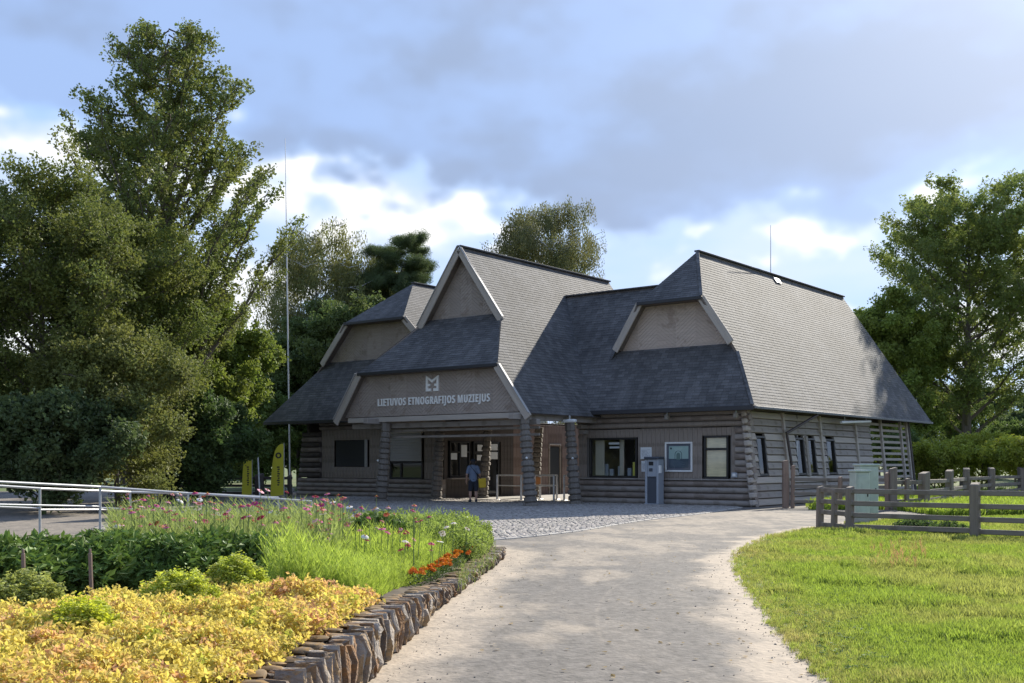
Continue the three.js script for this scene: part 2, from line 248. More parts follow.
// ------------------------------------------------------------------ the museum building
// local frame: x along the front to the right, y up, b straight back; the origin is the near front corner at ground level
const BX = 8.73, BZ = -40, BT = -38 * DEG;
const L = (x, y, b) => V(x, y, -b);                         // local point for children of the building
const BW = (x, y, b) => { const c = Math.cos(BT), s = Math.sin(BT); return V(BX + x * c - b * s, y, BZ - x * s - b * c); };
const museum = thing('museum_building', 'long timber museum building with steep dark shingled roofs and open gabled porch', 'building', [BX, 0, BZ], BT);
function roof(right, left, uvw, opt = {}) {
  // a shingled slope given by two chains of points from eave to ridge (the two side edges); courses step like real shingles
  const P0 = right[0], up = right[right.length - 1].clone().sub(P0);
  const n = uvw; const hor = V(0, 1, 0).cross(n).normalize(), vdir = n.clone().cross(hor).normalize(); if (vdir.y < 0) { vdir.negate(); }
  const v0 = opt.v0 ?? 0, uo = P0.dot(hor);
  const toUV = (p) => [p.dot(hor), p.dot(vdir)];
  const A = right.map(toUV), B = left.map(toUV), base = Math.min(...A.map((q) => q[1]), ...B.map((q) => q[1])), top = Math.max(...A.map((q) => q[1]), ...B.map((q) => q[1]));
  const C = 0.14, brk = new Set();
  for (let v = base; v < top; v += C) brk.add(v);
  for (const q of [...A, ...B]) if (q[1] > base && q[1] < top) brk.add(q[1]);
  brk.add(top);
  const vs = [...brk].sort((a, b) => a - b).filter((v, i, a) => !i || v - a[i - 1] > 1e-3);
  const at = (ch, v) => { for (let i = 1; i < ch.length; i++) { const [u0, w0] = ch[i - 1], [u1, w1] = ch[i]; if (v <= w1 + 1e-6 || i === ch.length - 1) return w1 - w0 < 1e-6 ? u1 : lerp(u0, u1, clamp((v - w0) / (w1 - w0))); } };
  const d0 = P0.dot(n), pos = [], uv = [];
  const put = (u, v, lift) => { const p = hor.clone().multiplyScalar(u).addScaledVector(vdir, v).addScaledVector(n, d0 + lift); pos.push(p.x, p.y, p.z); uv.push(u, (v - base) + v0); };
  const quad = (a, b, c, e) => { for (const q of [a, b, c, a, c, e]) put(...q); };
  const T = 0.009;
  for (let i = 0; i + 1 < vs.length; i++) {
    const a = vs[i], b = vs[i + 1], fa = (a - base) / C, row = Math.floor(fa + 1e-4), la = T * (1 - (fa - row)), lb = T * Math.max(0, 1 - ((b - base) / C - row));
    const wob = (u) => 0.004 * Math.sin(u * 2.1 + row * 1.7);
    const u0 = at(A, a + 1e-5), u1 = at(B, a + 1e-5), u2 = at(A, b - 1e-5), u3 = at(B, b - 1e-5);
    quad([u0, a, la], [u1, a, la], [u3, b, lb], [u2, b, lb]);
    if (Math.abs(fa - row) < 1e-3) quad([u0, a, i ? 0 : -0.02], [u1, a, i ? 0 : -0.02], [u1, a, la], [u0, a, la]);
  }
  const g = new THREE.BufferGeometry(); g.setAttribute('position', new THREE.Float32BufferAttribute(pos, 3)); g.setAttribute('uv', new THREE.Float32BufferAttribute(uv, 2)); g.computeVertexNormals();
  const m = part('roof', g, M.shingle, museum);
  // boarding under the shingles
  const ring = [...right, ...[...left].reverse()], dp = [], off = (p, k) => p.clone().addScaledVector(n, k);
  const tri = (a, b, c) => { for (const q of [a, b, c]) dp.push(q.x, q.y, q.z); };
  const k = right.length, top1 = right.map((p) => off(p, -0.012)), top2 = left.map((p) => off(p, -0.012)), b1 = right.map((p) => off(p, -0.09)), b2 = left.map((p) => off(p, -0.09));
  const strip = (a, b) => { let i = 0, j = 0; while (i < a.length - 1 || j < b.length - 1) { const ai = i < a.length - 1 ? a[i + 1].y : 1e9, bj = j < b.length - 1 ? b[j + 1].y : 1e9; if (ai <= bj) { tri(a[i], b[j], a[i + 1]); i++; } else { tri(a[i], b[j], b[j + 1]); j++; } } };
  strip(top1, top2); strip(b1, b2); strip(top1, b1); strip(top2, b2); tri(top1[0], top2[0], b2[0]); tri(top1[0], b2[0], b1[0]);
  const dg = new THREE.BufferGeometry(); dg.setAttribute('position', new THREE.Float32BufferAttribute(dp, 3)); dg.computeVertexNormals();
  const s = M.soffit; const dm = part('roof_boarding', uvBox(dg), opt.dark ? M.fascia : s, m); return m;
}
const nrm = (a, b, c, up = true) => { const n = b.clone().sub(a).cross(c.clone().sub(a)).normalize(); if (n.y < 0) n.negate(); return n; };
const slope = (r, l, opt) => roof(r, l, nrm(r[0], l[0], r[r.length - 1].distanceTo(r[0]) > 0.1 ? r[r.length - 1] : l[l.length - 1]), opt);
const trim = (name, a, b, w, h, mat) => bar(name, a, b, w, h, mat, museum);

// right wing
const EY = 3.65, RX = -3.75, RY = 10.15, RM = (RY - EY) / (0.4 - RX);
const rxr = (y) => 0.4 - (y - EY) / RM, rxl = (y) => 2 * RX - rxr(y);
const SB = (y) => -0.8 + (y - EY) / 1.39;                   // front skirt plane: b at a height
{
  const A = L(RX, RY, 2.8), K = L(RX, RY, 18.3), F = L(0.4, EY, -0.8), G = L(0.4, EY, 19.4);
  const T = L(rxr(7.95), 7.95, 0.5), T2 = L(rxl(7.95), 7.95, 0.5), Q = L(rxr(6.2), 6.2, 0.72), Q2 = L(rxl(6.2), 6.2, 0.72), H1 = L(rxr(5.75), 5.75, SB(5.75));
  slope([F, H1, Q, T, A], [G, K]);                                           // sunlit right slope
  slope([T2, A], [T, A]);                                                    // small hip over the gablet
  slope([L(0.42, EY, -0.8), L(rxr(6.12), 6.12, SB(6.12))], [L(-6.53, EY, -0.8), L(-8.32, 6.12, SB(6.12))]);      // skirt below the gablet
  slope([L(rxl(6.12) + 0.05, 6.12, SB(6.12)), L(-4.5, 8.95, SB(8.95))], [L(-8.32, 6.12, SB(6.12)), L(-10.38, 8.95, SB(8.95))], { v0: 2.47 * 1.23 });   // connecting roof
  slope([L(-7.9, EY, 19.4), L(RX, RY, 18.3)], [L(rxl(6.2), 6.2, 0.72), T2, A]);  // left slope, behind
  slope([L(0.4, EY, 19.4), K], [L(-7.9, EY, 19.4), K]);                        // far hip
  slope([L(-10.4, EY, 6.8), L(-10.4, 8.95, 3.01)], [L(-4.5, EY, 6.8), L(-4.5, 8.95, 3.01)]);
  // gablet
  const wall = new THREE.BufferGeometry();
  boardsInGable(museum, 1.06, [[rxl(6.0) + 0.05, 6.0], [rxr(6.0) - 0.05, 6.0], [rxr(7.92) - 0.05, 7.92], [rxl(7.92) + 0.05, 7.92]], M.gableWood, 0.9);
  trim('barge_board', L(rxr(7.95) - 0.03, 7.9, 0.56), L(rxr(6.15) + 0.02, 6.12, 0.66), 0.07, 0.30, M.barge);
  trim('barge_board', L(rxl(7.95) + 0.03, 7.9, 0.56), L(rxl(6.15) - 0.02, 6.12, 0.66), 0.07, 0.30, M.barge);
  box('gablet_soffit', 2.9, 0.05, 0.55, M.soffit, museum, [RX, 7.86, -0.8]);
  trim('fascia', L(rxl(7.95) - 0.02, 7.9, 0.46), L(rxr(7.95) + 0.02, 7.9, 0.46), 0.06, 0.14, M.fascia);
  trim('fascia', L(-6.6, EY - 0.07, -0.82), L(0.44, EY - 0.07, -0.82), 0.06, 0.17, M.fascia);
  // ridge caps
  trim('ridge_cap', L(RX, RY + 0.03, 2.75), L(RX, RY + 0.03, 18.35), 0.24, 0.07, M.shingle);
  trim('ridge_cap', L(-10.4, 8.99, 3.0), L(-4.5, 8.99, 3.0), 0.22, 0.06, M.shingle);
  trim('gutter', L(0.46, EY - 0.06, -0.75), L(0.46, EY - 0.06, 19.3), 0.12, 0.1, M.gutter);
  // hip caps at the corner
  trim('hip_cap', F.clone().add(V(0, 0.03, 0)), H1.clone().add(V(0, 0.03, 0)), 0.14, 0.05, M.shingle);
  trim('hip_cap', T.clone().add(V(0, 0.03, 0)), A.clone().add(V(0, 0.03, 0)), 0.14, 0.05, M.shingle);
  // lightning rod and its flashing
  const rod = part('lightning_rod', tubeGeo(L(RX, RY, 9.7), L(RX, RY + 2.25, 9.7), 0.022, 0.012), M.galv, museum);
  box('rod_flashing', 0.3, 0.03, 0.55, M.galv, museum, [RX + 0.2, RY - 0.24, -10.0], [0, 0, -57 * DEG]);
}
// centre
const CX = -11.4, CY = 10.37, CM = 1.38, cxr = (y) => CX + (CY - y) / CM, cxl = (y) => CX - (CY - y) / CM;
{
  const ap = L(CX, CY, -3.05), back = L(CX, CY, 8.0);
  const chain = (f) => [L(f(3.42), 3.42, -5.1), L(f(5.3), 5.3, -5.15), L(f(7.4), 7.4, -3.0), ap];
  slope(chain(cxr), [L(cxr(3.42), 3.42, 8.0), back]);
  slope(chain(cxl), [L(cxl(3.42), 3.42, 8.0), back]);
  slope([L(cxr(5.3), 5.3, -5.15), L(cxr(7.55), 7.55, -2.75)], [L(cxl(5.3), 5.3, -5.15), L(cxl(7.55), 7.55, -2.75)]);
  boardsInGable(museum, -2.62, [[cxl(7.35) + 0.1, 7.35], [cxr(7.35) - 0.1, 7.35], [CX, CY - 0.15]], M.gableWood2, 0.6);
  boardsInGable(museum, -4.75, [[cxl(3.5) + 0.06, 3.5], [cxr(3.5) - 0.06, 3.5], [cxr(5.28) - 0.06, 5.28], [cxl(5.28) + 0.06, 5.28]], M.gableWood2, 0.88);
  for (const f of [cxr, cxl]) {
    const s = f === cxr ? 1 : -1;
    trim('barge_board', L(CX + s * 0.02, CY - 0.12, -3.08), L(f(7.3) - s * 0.02, 7.18, -3.08), 0.07, 0.30, M.barge);
    trim('barge_board', L(f(5.3) - s * 0.04, 5.22, -5.16), L(f(3.4) + s * 0.02, 3.25, -5.12), 0.07, 0.32, M.barge);
    trim('barge_capping', L(CX + s * 0.05, CY + 0.03, -3.1), L(f(7.3) + s * 0.06, 7.34, -3.1), 0.14, 0.035, M.capping);
    trim('barge_capping', L(f(5.25) + s * 0.06, 5.28, -5.2), L(f(3.4) + s * 0.08, 3.42, -5.16), 0.13, 0.035, M.capping);
  }
  trim('fascia', L(cxl(5.3) - 0.02, 5.24, -5.2), L(cxr(5.3) + 0.02, 5.24, -5.2), 0.06, 0.13, M.fascia);
  box('gablet_soffit', 7.1, 0.05, 0.4, M.soffit, museum, [CX, 5.19, 4.95]);
  trim('ridge_cap', L(CX, CY + 0.03, -3.1), L(CX, CY + 0.03, 8.05), 0.24, 0.07, M.shingle);
  // beams under the sign
  trim('beam', L(-15.9, 3.36, -4.86), L(-6.7, 3.36, -4.86), 0.2, 0.2, M.barge);
  trim('beam', L(-16.1, 3.12, -4.4), L(-6.4, 3.12, -4.4), 0.24, 0.2, M.greyWood);
  for (const y of [2.92, 2.66]) trim('tie_rail', L(-14.6, y, -4.2), L(-6.5, y, -4.2), 0.09, 0.09, M.greyWood);
  for (const x of [-6.75, -14.2]) trim('plate_beam', L(x, 3.3, -5.6), L(x, 3.3, 0.1), 0.24, 0.22, M.greyWood);
  for (const [y, k] of [[3.3, 0.7], [3.06, 0.5], [2.84, 0.35]]) trim('bracket_log', L(-7.2, y, -0.1), L(-7.2, y, -0.1 - k), 0.22, 0.16, M.greyWood);
}
// left wing, wider and lower pitched
const WX = -19.9, WY = 10.55, WM = 1.06, wxr = (y) => WX + (WY - y) / WM, wxl = (y) => WX - (WY - y) / WM;
const WB = (y) => -0.8 + (y - 3.67) / 1.68;
{
  const A = L(WX, WY, 3.3), K = L(WX, WY, 14), T = L(wxr(8.45), 8.45, 0.5), T2 = L(wxl(8.45), 8.45, 0.5);
  slope([L(wxl(3.67), 3.67, -0.8), L(wxl(6.1), 6.1, WB(6.1)), L(wxl(6.6), 6.6, 0.7), T2, A], [L(wxl(3.67), 3.67, 16), K]);
  slope([L(wxr(6.3), 6.3, 0.8), T, A], [L(wxr(6.3), 6.3, 14), K]);
  slope([T, A], [T2, A]);
  slope([L(-13.4, 3.67, -0.8), L(-14.2, 6.62, WB(6.62))], [L(wxl(3.67), 3.67, -0.8), L(wxl(6.62), 6.62, WB(6.62))]);
  boardsInGable(museum, 1.05, [[wxl(6.45) + 0.05, 6.45], [wxr(6.45) - 0.05, 6.45], [wxr(8.42) - 0.05, 8.42], [wxl(8.42) + 0.05, 8.42]], M.gableWood2, 0.9);
  trim('barge_board', L(wxr(8.45) - 0.03, 8.38, 0.56), L(wxr(6.55) + 0.02, 6.5, 0.66), 0.07, 0.32, M.barge);
  trim('barge_board', L(wxl(8.45) + 0.03, 8.38, 0.56), L(wxl(6.55) - 0.02, 6.5, 0.66), 0.07, 0.32, M.barge);
  box('gablet_soffit', 3.8, 0.05, 0.55, M.soffit, museum, [WX, 8.36, -0.8]);
  trim('fascia', L(wxl(8.45) - 0.02, 8.4, 0.46), L(wxr(8.45) + 0.02, 8.4, 0.46), 0.06, 0.14, M.fascia);
  trim('fascia', L(wxl(3.67), 3.6, -0.82), L(-14.0, 3.6, -0.82), 0.06, 0.17, M.fascia);
  trim('ridge_cap', L(WX, WY + 0.03, 3.25), L(WX, WY + 0.03, 14), 0.24, 0.07, M.shingle);
}
function boardsInGable(parent, b, ring, mat, colW) {
  // chevron cladding: columns of slanting boards, each column a piece of its own, clipped to the gable outline
  const xs = ring.map((p) => p[0]), x0 = Math.min(...xs), x1 = Math.max(...xs), y0 = Math.min(...ring.map((p) => p[1])), y1 = Math.max(...ring.map((p) => p[1]));
  const backing = new THREE.Shape(ring.map(([x, y]) => new THREE.Vector2(x, y))), bg = new THREE.ExtrudeGeometry(backing, { depth: 0.06, bevelEnabled: false }); bg.translate(0, 0, -b - 0.075);
  const gw = part('gable_wall', uvBox(bg), mat, parent);
  const clip = (pg, a, c) => { const out = [], side = (p) => (c[0] - a[0]) * (p[1] - a[1]) - (c[1] - a[1]) * (p[0] - a[0]); for (let i = 0; i < pg.length; i++) { const p = pg[i], q = pg[(i + 1) % pg.length], sp = side(p), sq = side(q); if (sp >= 0) out.push(p); if (sp * sq < 0) { const t = sp / (sp - sq); out.push([lerp(p[0], q[0], t), lerp(p[1], q[1], t)]); } } return out; };
  const W = 0.15, n = Math.max(1, Math.round((x1 - x0) / colW)), cw = (x1 - x0) / n;
  for (let k = 0; k < n; k++) {
    const a = x0 + k * cw, c = a + cw, s = k % 2 ? 1 : -1, geos = [];
    for (let y = y0 - cw; y < y1 + cw; y += W) {
      let pg = s > 0 ? [[a, y], [c, y + cw * 0.8], [c, y + cw * 0.8 + W - 0.014], [a, y + W - 0.014]] : [[a, y + cw * 0.8], [c, y], [c, y + W - 0.014], [a, y + cw * 0.8 + W - 0.014]];
      for (let i = 0; i < ring.length && pg.length > 2; i++) pg = clip(pg, ring[i], ring[(i + 1) % ring.length]);
      if (pg.length < 3) continue;
      const g = new THREE.ExtrudeGeometry(new THREE.Shape(pg.map((p) => new THREE.Vector2(p[0], p[1]))), { depth: 0.018, bevelEnabled: false }); g.translate(0, 0, -b - 0.014); geos.push(uvBox(g));
    }
    if (geos.length) part('chevron_boards', mergeGeometries(geos), k % 2 ? mat : M.gableSheenTone[mat === M.gableWood ? 0 : 1], gw, 'stuff');  // alternate columns darker, a painted stand-in for reflection changing with board direction
  }
}
// walls
function openingSegs(y0, y1, x0, x1, opens) { let segs = [[y0, y1]]; for (const [ox0, ox1, oy0, oy1] of opens) if (x1 > ox0 + 0.01 && x0 < ox1 - 0.01) segs = segs.flatMap(([a, b]) => (oy1 <= a || oy0 >= b ? [[a, b]] : [[a, oy0], [oy1, b]])).filter(([a, b]) => b - a > 0.03); return segs; }
function logGeo(len, h, d) { const s = new THREE.Shape(), r = h * 0.5; const pts = []; for (let i = 0; i <= 10; i++) { const a = -Math.PI / 2 + Math.PI * i / 10; pts.push(new THREE.Vector2(Math.cos(a) * d * 0.55 + d * 0.2, Math.sin(a) * r)); } pts.push(new THREE.Vector2(-d * 0.5, r), new THREE.Vector2(-d * 0.5, -r)); s.setFromPoints(pts); const g = new THREE.ExtrudeGeometry(s, { depth: len, bevelEnabled: false }); g.translate(0, 0, -len / 2); g.rotateY(-Math.PI / 2); return toCreasedNormals(uvBox(g), 0.7); }
const logCache = new Map();
function log(parent, xa, xb, y, h, d, z, mat, name = 'log') { const len = +(xb - xa).toFixed(2), key = [len, h, d].join(); if (!logCache.has(key)) logCache.set(key, logGeo(len, h, d)); const m = part(name, logCache.get(key), mat, parent); m.position.set((xa + xb) / 2, y, z); return m; }
function windowPart(parent, x0, x1, y0, y1, z, bars = {}, fr = 0.08) {
  const w = new THREE.Group(); w.name = 'window'; parent.add(w); const cx = (x0 + x1) / 2, cy = (y0 + y1) / 2;
  const f = (W, H, x, y) => box('frame', W, H, 0.12, M.frame, w, [x, y, z]);
  f(x1 - x0, fr, cx, y1 - fr / 2); f(x1 - x0, fr, cx, y0 + fr / 2); f(fr, y1 - y0 - 2 * fr, x0 + fr / 2, cy); f(fr, y1 - y0 - 2 * fr, x1 - fr / 2, cy);
  for (const x of bars.x ?? []) f(0.06, y1 - y0 - 2 * fr, x, cy);
  for (const y of bars.y ?? []) f(x1 - x0 - 2 * fr, 0.08, cx, y);
  const p = part('pane', new THREE.PlaneGeometry(x1 - x0 - fr, y1 - y0 - fr), M.glass, w); p.position.set(cx, cy, z - 0.02); return w;
}
function wallGroup(name, pos, turn = 0, lean = 0) { const g = new THREE.Group(); g.name = name; g.position.copy(pos); g.rotation.set(lean, turn, 0, 'YXZ'); museum.add(g); return g; }
const LW_ = 0.235;
{
  // right wing, front wall: four fat logs, a sill, vertical boards with windows, two top logs
  const w = wallGroup('wall', L(0, 0, 0));
  const opens = [[-7.08, -4.85, 1.02, 2.6], [-1.93, -0.92, 1.02, 2.62]];
  for (let i = 0; i < 4; i++) log(w, -7.62, 0.22 - i * 0.03, 0.12 + i * LW_, LW_ * 0.97, 0.24, 0, i % 2 ? M.wallWood : M.greyWood);
  box('sill', 7.55, 0.06, 0.3, M.greyWood, w, [-3.85, 0.98, 0.06]);
  let r = rngOf(5);
  for (let x = -7.6, i = 0; x < -0.62; x += 0.2, i++) for (const [a, b] of openingSegs(1.01, 2.92, x, x + 0.2, opens)) box('board', 0.192, b - a, 0.05, M.wallWoodUp, w, [x + 0.1, (a + b) / 2, 0.035 + 0.006 * r()], null, 0.006);
  // log ends beside the corner
  for (let i = 0; i < 8; i++) log(w, -0.62, 0.16 - i * 0.035, 1.12 + i * 0.24, 0.228, 0.22, -0.01, i % 2 ? M.wallWood : M.greyWood);
  for (let i = 0; i < 3; i++) log(w, -7.62, 0.0 - i * 0.03, 3.06 + i * 0.215, 0.21, 0.24, i * 0.05, i % 2 ? M.wallWood : M.wallWoodUp);
  for (const [a, b, y0, y1] of opens) windowPart(w, a, b, y0, y1, 0.02, a < -4 ? { x: [] } : { y: [2.12] });
  box('wall_core', 2.6, 2.0, 0.06, M.roomWall, w, [-3.39, 1.96, -0.06]);
  box('wall_core', 0.5, 2.0, 0.06, M.roomWall, w, [-7.36, 1.96, -0.06]); box('wall_core', 0.6, 2.0, 0.06, M.roomWall, w, [-0.58, 1.96, -0.06]);
  box('roller_blind', 0.98, 1.56, 0.012, M.blind, w, [-1.425, 1.82, -0.022]);
  // rooms behind the glass; pale upright panels and strips imitate its reflections
  box('beige_panel', 0.42, 1.5, 0.05, M.reflectionBeige, w, [-6.72, 1.85, -0.18]);
  box('beige_panel', 0.2, 1.5, 0.05, M.reflectionBeige, w, [-5.72, 1.85, -0.24]);
  box('reflection_strip', 0.5, 0.09, 0.012, M.paper, w, [-6.0, 2.38, -0.1], null, 0.003); box('reflection_strip', 0.46, 0.08, 0.012, M.paper, w, [-5.98, 2.22, -0.1], null, 0.003);
  box('reflection_strip', 0.14, 0.55, 0.012, M.reflectionYellow, w, [-5.06, 1.36, -0.1], null, 0.003);
  for (const [x, hh] of [[-6.55, 0.5], [-6.3, 0.3], [-5.9, 0.42], [-5.45, 0.34]]) box('desk_object', 0.16, hh, 0.12, M.machineLight, w, [x, 1.06 + hh / 2, -0.4]);
  box('desk', 2.3, 0.05, 0.5, M.greyWood, w, [-6.0, 1.02, -0.36]);
  box('room_wall', 7.3, 3.5, 0.1, M.roomWall, museum, [-3.9, 1.76, -4.6]);
}
{
  // right wing, side wall: lapped horizontal slats on leaning studs, narrow windows, open lattice at the far end
  const w = wallGroup('side_wall', L(0, 0, 0), Math.PI / 2, -0.105);      // its own x runs to the back, z outwards
  const opens = [[0.7, 1.5, 1.12, 2.62], [4.2, 5.05, 1.12, 2.62], [5.4, 6.15, 1.12, 2.62], [7.3, 8.25, 1.12, 2.62]];
  const pitch = 0.272, n = 13;
  const cutX = (b0, b1, y) => { let segs = [[b0, b1]]; for (const [o0, o1, y0, y1] of opens) if (y > y0 - 0.05 && y < y1 + 0.05) segs = segs.flatMap(([a, b]) => (o1 <= a || o0 >= b ? [[a, b]] : [[a, o0], [o1, b]])).filter(([a, b]) => b - a > 0.05); return segs; };
  for (let i = 0; i < n; i++) {
    const y = 0.14 + i * pitch;
    for (const [a, b] of cutX(12.6, 17.6, y)) box('lattice_slat', b - a, 0.12, 0.06, M.barge, w, [(a + b) / 2, y, 0.06]);
    for (const [a, b] of cutX(-0.22, 12.6, y)) { const m = box('slat', b - a, 0.25, 0.07, i % 3 ? M.greyWood : M.barge, w, [(a + b) / 2, y, 0.06], [-0.22, 0, 0]); }
    for (const [a, b] of cutX(-0.1, 12.6, y)) box('backing_board', b - a, 0.27, 0.04, M.wallWood, w, [(a + b) / 2, y, -0.03]);
  }
  for (const b of [0.02, 3.15, 6.75, 10.7, 13.9, 16.6, 17.5]) box('stud', 0.16, 3.62, 0.12, M.barge, w, [b, 1.8, 0.12]);
  for (const b of [5.22]) box('stud', 0.2, 1.6, 0.12, M.greyWood, w, [b, 1.88, 0.1]);
  for (const [a, b, y0, y1] of opens) windowPart(w, a, b, y0, y1, 0.03, {}, 0.09);
  // the stacked ends of the front logs
  for (let i = 0; i < 13; i++) { const m = box('log_end', 0.34, 0.2, 0.2, M.barge, w, [-0.12, 0.14 + i * pitch, 0.14], null, 0.04); }
  box('inner_wall', 17.5, 3.5, 0.08, M.roomWall, museum, [-7.5, 1.76, -8.8], [0, Math.PI / 2, 0]);
  box('end_wall', 7.2, 3.5, 0.1, M.wallWood, museum, [-4.0, 1.76, -12.7]);
  trim('corner_post', L(0.12, 0, 17.75), L(-0.28, 3.6, 17.75), 0.2, 0.2, M.darkWood);
  // downpipe
  const dp = new THREE.Group(); dp.name = 'downpipe'; museum.add(dp);
  const pts = [L(0.42, 3.52, 5.0), L(0.05, 2.75, 2.9), L(0.26, 1.35, 2.95), L(0.3, 0.05, 2.95)];
  for (let i = 0; i < 3; i++) part('pipe_length', tubeGeo(pts[i], pts[i + 1], 0.055), M.pipe, dp);
  for (const p of pts.slice(1, 3)) { const e = part('pipe_elbow', new THREE.SphereGeometry(0.062, 10, 8), M.pipe, dp); e.position.copy(p); }
}
{
  // left wing front wall
  const w = wallGroup('wall', L(-24.3, 0, 0));
  const opens = [[2.45, 4.5, 1.42, 2.7], [6.05, 8.1, 0.88, 3.02]];
  for (let i = 0; i < 4; i++) log(w, -0.35 + 0.05 * i, 9.35, 0.12 + i * LW_ * 0.9, LW_ * 0.88, 0.24, 0, i % 2 ? M.wallWood : M.greyWood);
  for (let i = 0; i < 9; i++) log(w, -0.2 + 0.035 * i, 1.35, 1.0 + i * 0.25, 0.24, 0.22, 0, i % 2 ? M.wallWood : M.darkWood);
  for (let x = 1.4; x < 9.2; x += 0.22) for (const [a, b] of openingSegs(0.88, 3.2, x, x + 0.22, opens)) box('board', 0.21, b - a, 0.05, M.wallWoodUp, w, [x + 0.11, (a + b) / 2, 0.035], null, 0.006);
  for (let i = 0; i < 2; i++) log(w, 1.35, 9.35, 3.3 + i * 0.21, 0.2, 0.24, 0.02, M.wallWood);
  box('dark_window_panel', 2.0, 1.24, 0.06, M.black, w, [3.42, 2.06, 0.05]); box('frame_strip', 0.16, 1.3, 0.08, M.shutter, w, [4.5, 2.06, 0.07]);
  // roller shutter half way down over the serving hatch
  for (let i = 0; i < 11; i++) box('shutter_slat', 1.96, 0.118, 0.035, M.shutter, w, [7.07, 2.94 - i * 0.12, 0.06], null, 0.012);
  box('shutter_box', 2.1, 0.2, 0.16, M.barge, w, [7.07, 3.06, 0.1]);
  windowPart(w, 6.05, 8.1, 0.88, 1.64, 0.02, { x: [6.75] }, 0.06);
  box('wall_core', 9.2, 0.86, 0.08, M.roomWall, w, [4.65, 0.43, -0.17]); box('room_wall', 9, 3.4, 0.1, M.roomWall, museum, [-19.6, 1.72, -5.0]); box('back_wall', 9.2, 3.5, 0.12, M.roomWall, museum, [-19.7, 1.76, -12.4]); box('partition', 7.2, 3.4, 0.1, M.roomWall, museum, [-15.25, 1.72, -8.7], [0, Math.PI / 2, 0]); 
  box('room_floor', 9.0, 0.04, 4.8, M.darkWood, museum, [-19.7, 0.03, -2.5]);
  // far side wall
  box('side_wall', 14.8, 3.55, 0.16, M.darkWood, museum, [-24.2, 1.79, -7.6], [0, Math.PI / 2, 0]);
}
{
  // passage: wall with the ticket windows on its left side, brown boards further in
  const w = wallGroup('passage_wall', L(-15, 0, 0.05), Math.PI / 2, 0);    // its x runs to the back, z into the passage
  const opens = [[0.35, 1.75, 0.95, 2.6], [2.0, 3.9, 0.1, 2.6], [8.0, 8.9, 0.05, 2.45]];
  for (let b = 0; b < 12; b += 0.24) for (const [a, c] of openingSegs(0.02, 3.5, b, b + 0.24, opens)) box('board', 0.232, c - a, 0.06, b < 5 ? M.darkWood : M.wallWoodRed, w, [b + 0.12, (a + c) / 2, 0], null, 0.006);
  windowPart(w, 0.35, 1.75, 0.95, 2.6, 0.02, { x: [1.05], y: [2.1] }); windowPart(w, 2.0, 3.9, 0.1, 2.6, 0.02, { x: [2.95], y: [2.1] });
  box('door', 0.86, 2.36, 0.05, M.black, w, [8.45, 1.22, 0]); box('door_frame', 0.06, 2.5, 0.1, M.barge, w, [7.97, 1.25, 0.03]); box('door_frame', 0.06, 2.5, 0.1, M.barge, w, [8.93, 1.25, 0.03]); box('door_frame', 1.02, 0.08, 0.1, M.barge, w, [8.45, 2.54, 0.03]);
  for (const [b, y, ww, hh] of [[0.6, 1.9, 0.42, 0.3], [1.3, 2.15, 0.4, 0.55], [2.4, 1.85, 0.36, 0.26], [2.5, 2.3, 0.5, 0.3], [3.4, 1.95, 0.7, 0.34], [3.4, 2.35, 0.7, 0.3]]) box('notice', ww, hh, 0.012, M.paper, w, [b, y, 0.09], null, 0.002);
  box('counter_sill', 1.7, 0.06, 0.35, M.greyWood, w, [1.05, 0.9, 0.12]);
  // ceiling, open to the sky at the back of the passage
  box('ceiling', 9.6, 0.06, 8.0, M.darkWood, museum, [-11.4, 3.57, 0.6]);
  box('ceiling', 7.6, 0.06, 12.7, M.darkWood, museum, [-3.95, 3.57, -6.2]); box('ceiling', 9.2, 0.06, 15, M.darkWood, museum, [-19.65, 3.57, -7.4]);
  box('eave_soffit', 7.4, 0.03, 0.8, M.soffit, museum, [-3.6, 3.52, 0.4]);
  structure('passage_floor', poly([[-15, 0], [-7.6, 0], [-7.6, -14], [-15, -14]].map(([x, z]) => { const p = BW(x, 0, -z); return [p.x, p.z]; }), 0.016), M.concrete, 'concrete floor of the passage under the porch roof');
}
// porch posts: leaning carved timbers with notches up their edges
function porchPost(x, b, lean, h = 3.2) {
  const pr = []; let y = 0; const r = rngOf(Math.round(100 + x * 7 + b * 13));
  pr.push(new THREE.Vector2(0.001, 0), new THREE.Vector2(0.27, 0), new THREE.Vector2(0.27, 0.12));
  for (y = 0.16; y < h - 0.2;) { const s = 0.2 + 0.04 * r(); const w = 0.205 + 0.045 * r(); const tp = 1.14 - 0.26 * y / h; pr.push(new THREE.Vector2(0.165 * tp, y), new THREE.Vector2(w * tp, y + 0.05), new THREE.Vector2((w - 0.012) * tp, y + s - 0.05)); y += s; }
  pr.push(new THREE.Vector2(0.2, h), new THREE.Vector2(0.001, h));
  const g = toCreasedNormals(uvBox(new THREE.LatheGeometry(pr, 8)), 0.4); const m = part('post', g, M.post, museum); m.position.copy(L(x, 0, b)); m.rotation.z = lean; return m;
}
for (const [x, b, l] of [[-6.3, -5.0, 0.095], [-6.35, -2.1, 0.085], [-14.15, -4.75, -0.095], [-14.1, -1.45, -0.07], [-14.0, 1.6, -0.09], [-7.9, 1.0, 0.07], [-8.6, 3.6, 0.09], [-12.6, 3.6, -0.09]]) porchPost(x, b, l, 3.25);
// fairly small white spot lamps on the posts and under the beams
for (const [x, y, b] of [[-6.3, 1.78, -5.26], [-6.3, 1.78, -2.36], [-14.1, 1.7, -5.0]]) { const m = part('post_knob', new THREE.SphereGeometry(0.045, 10, 8), M.white, museum); m.position.copy(L(x, y, b)); }

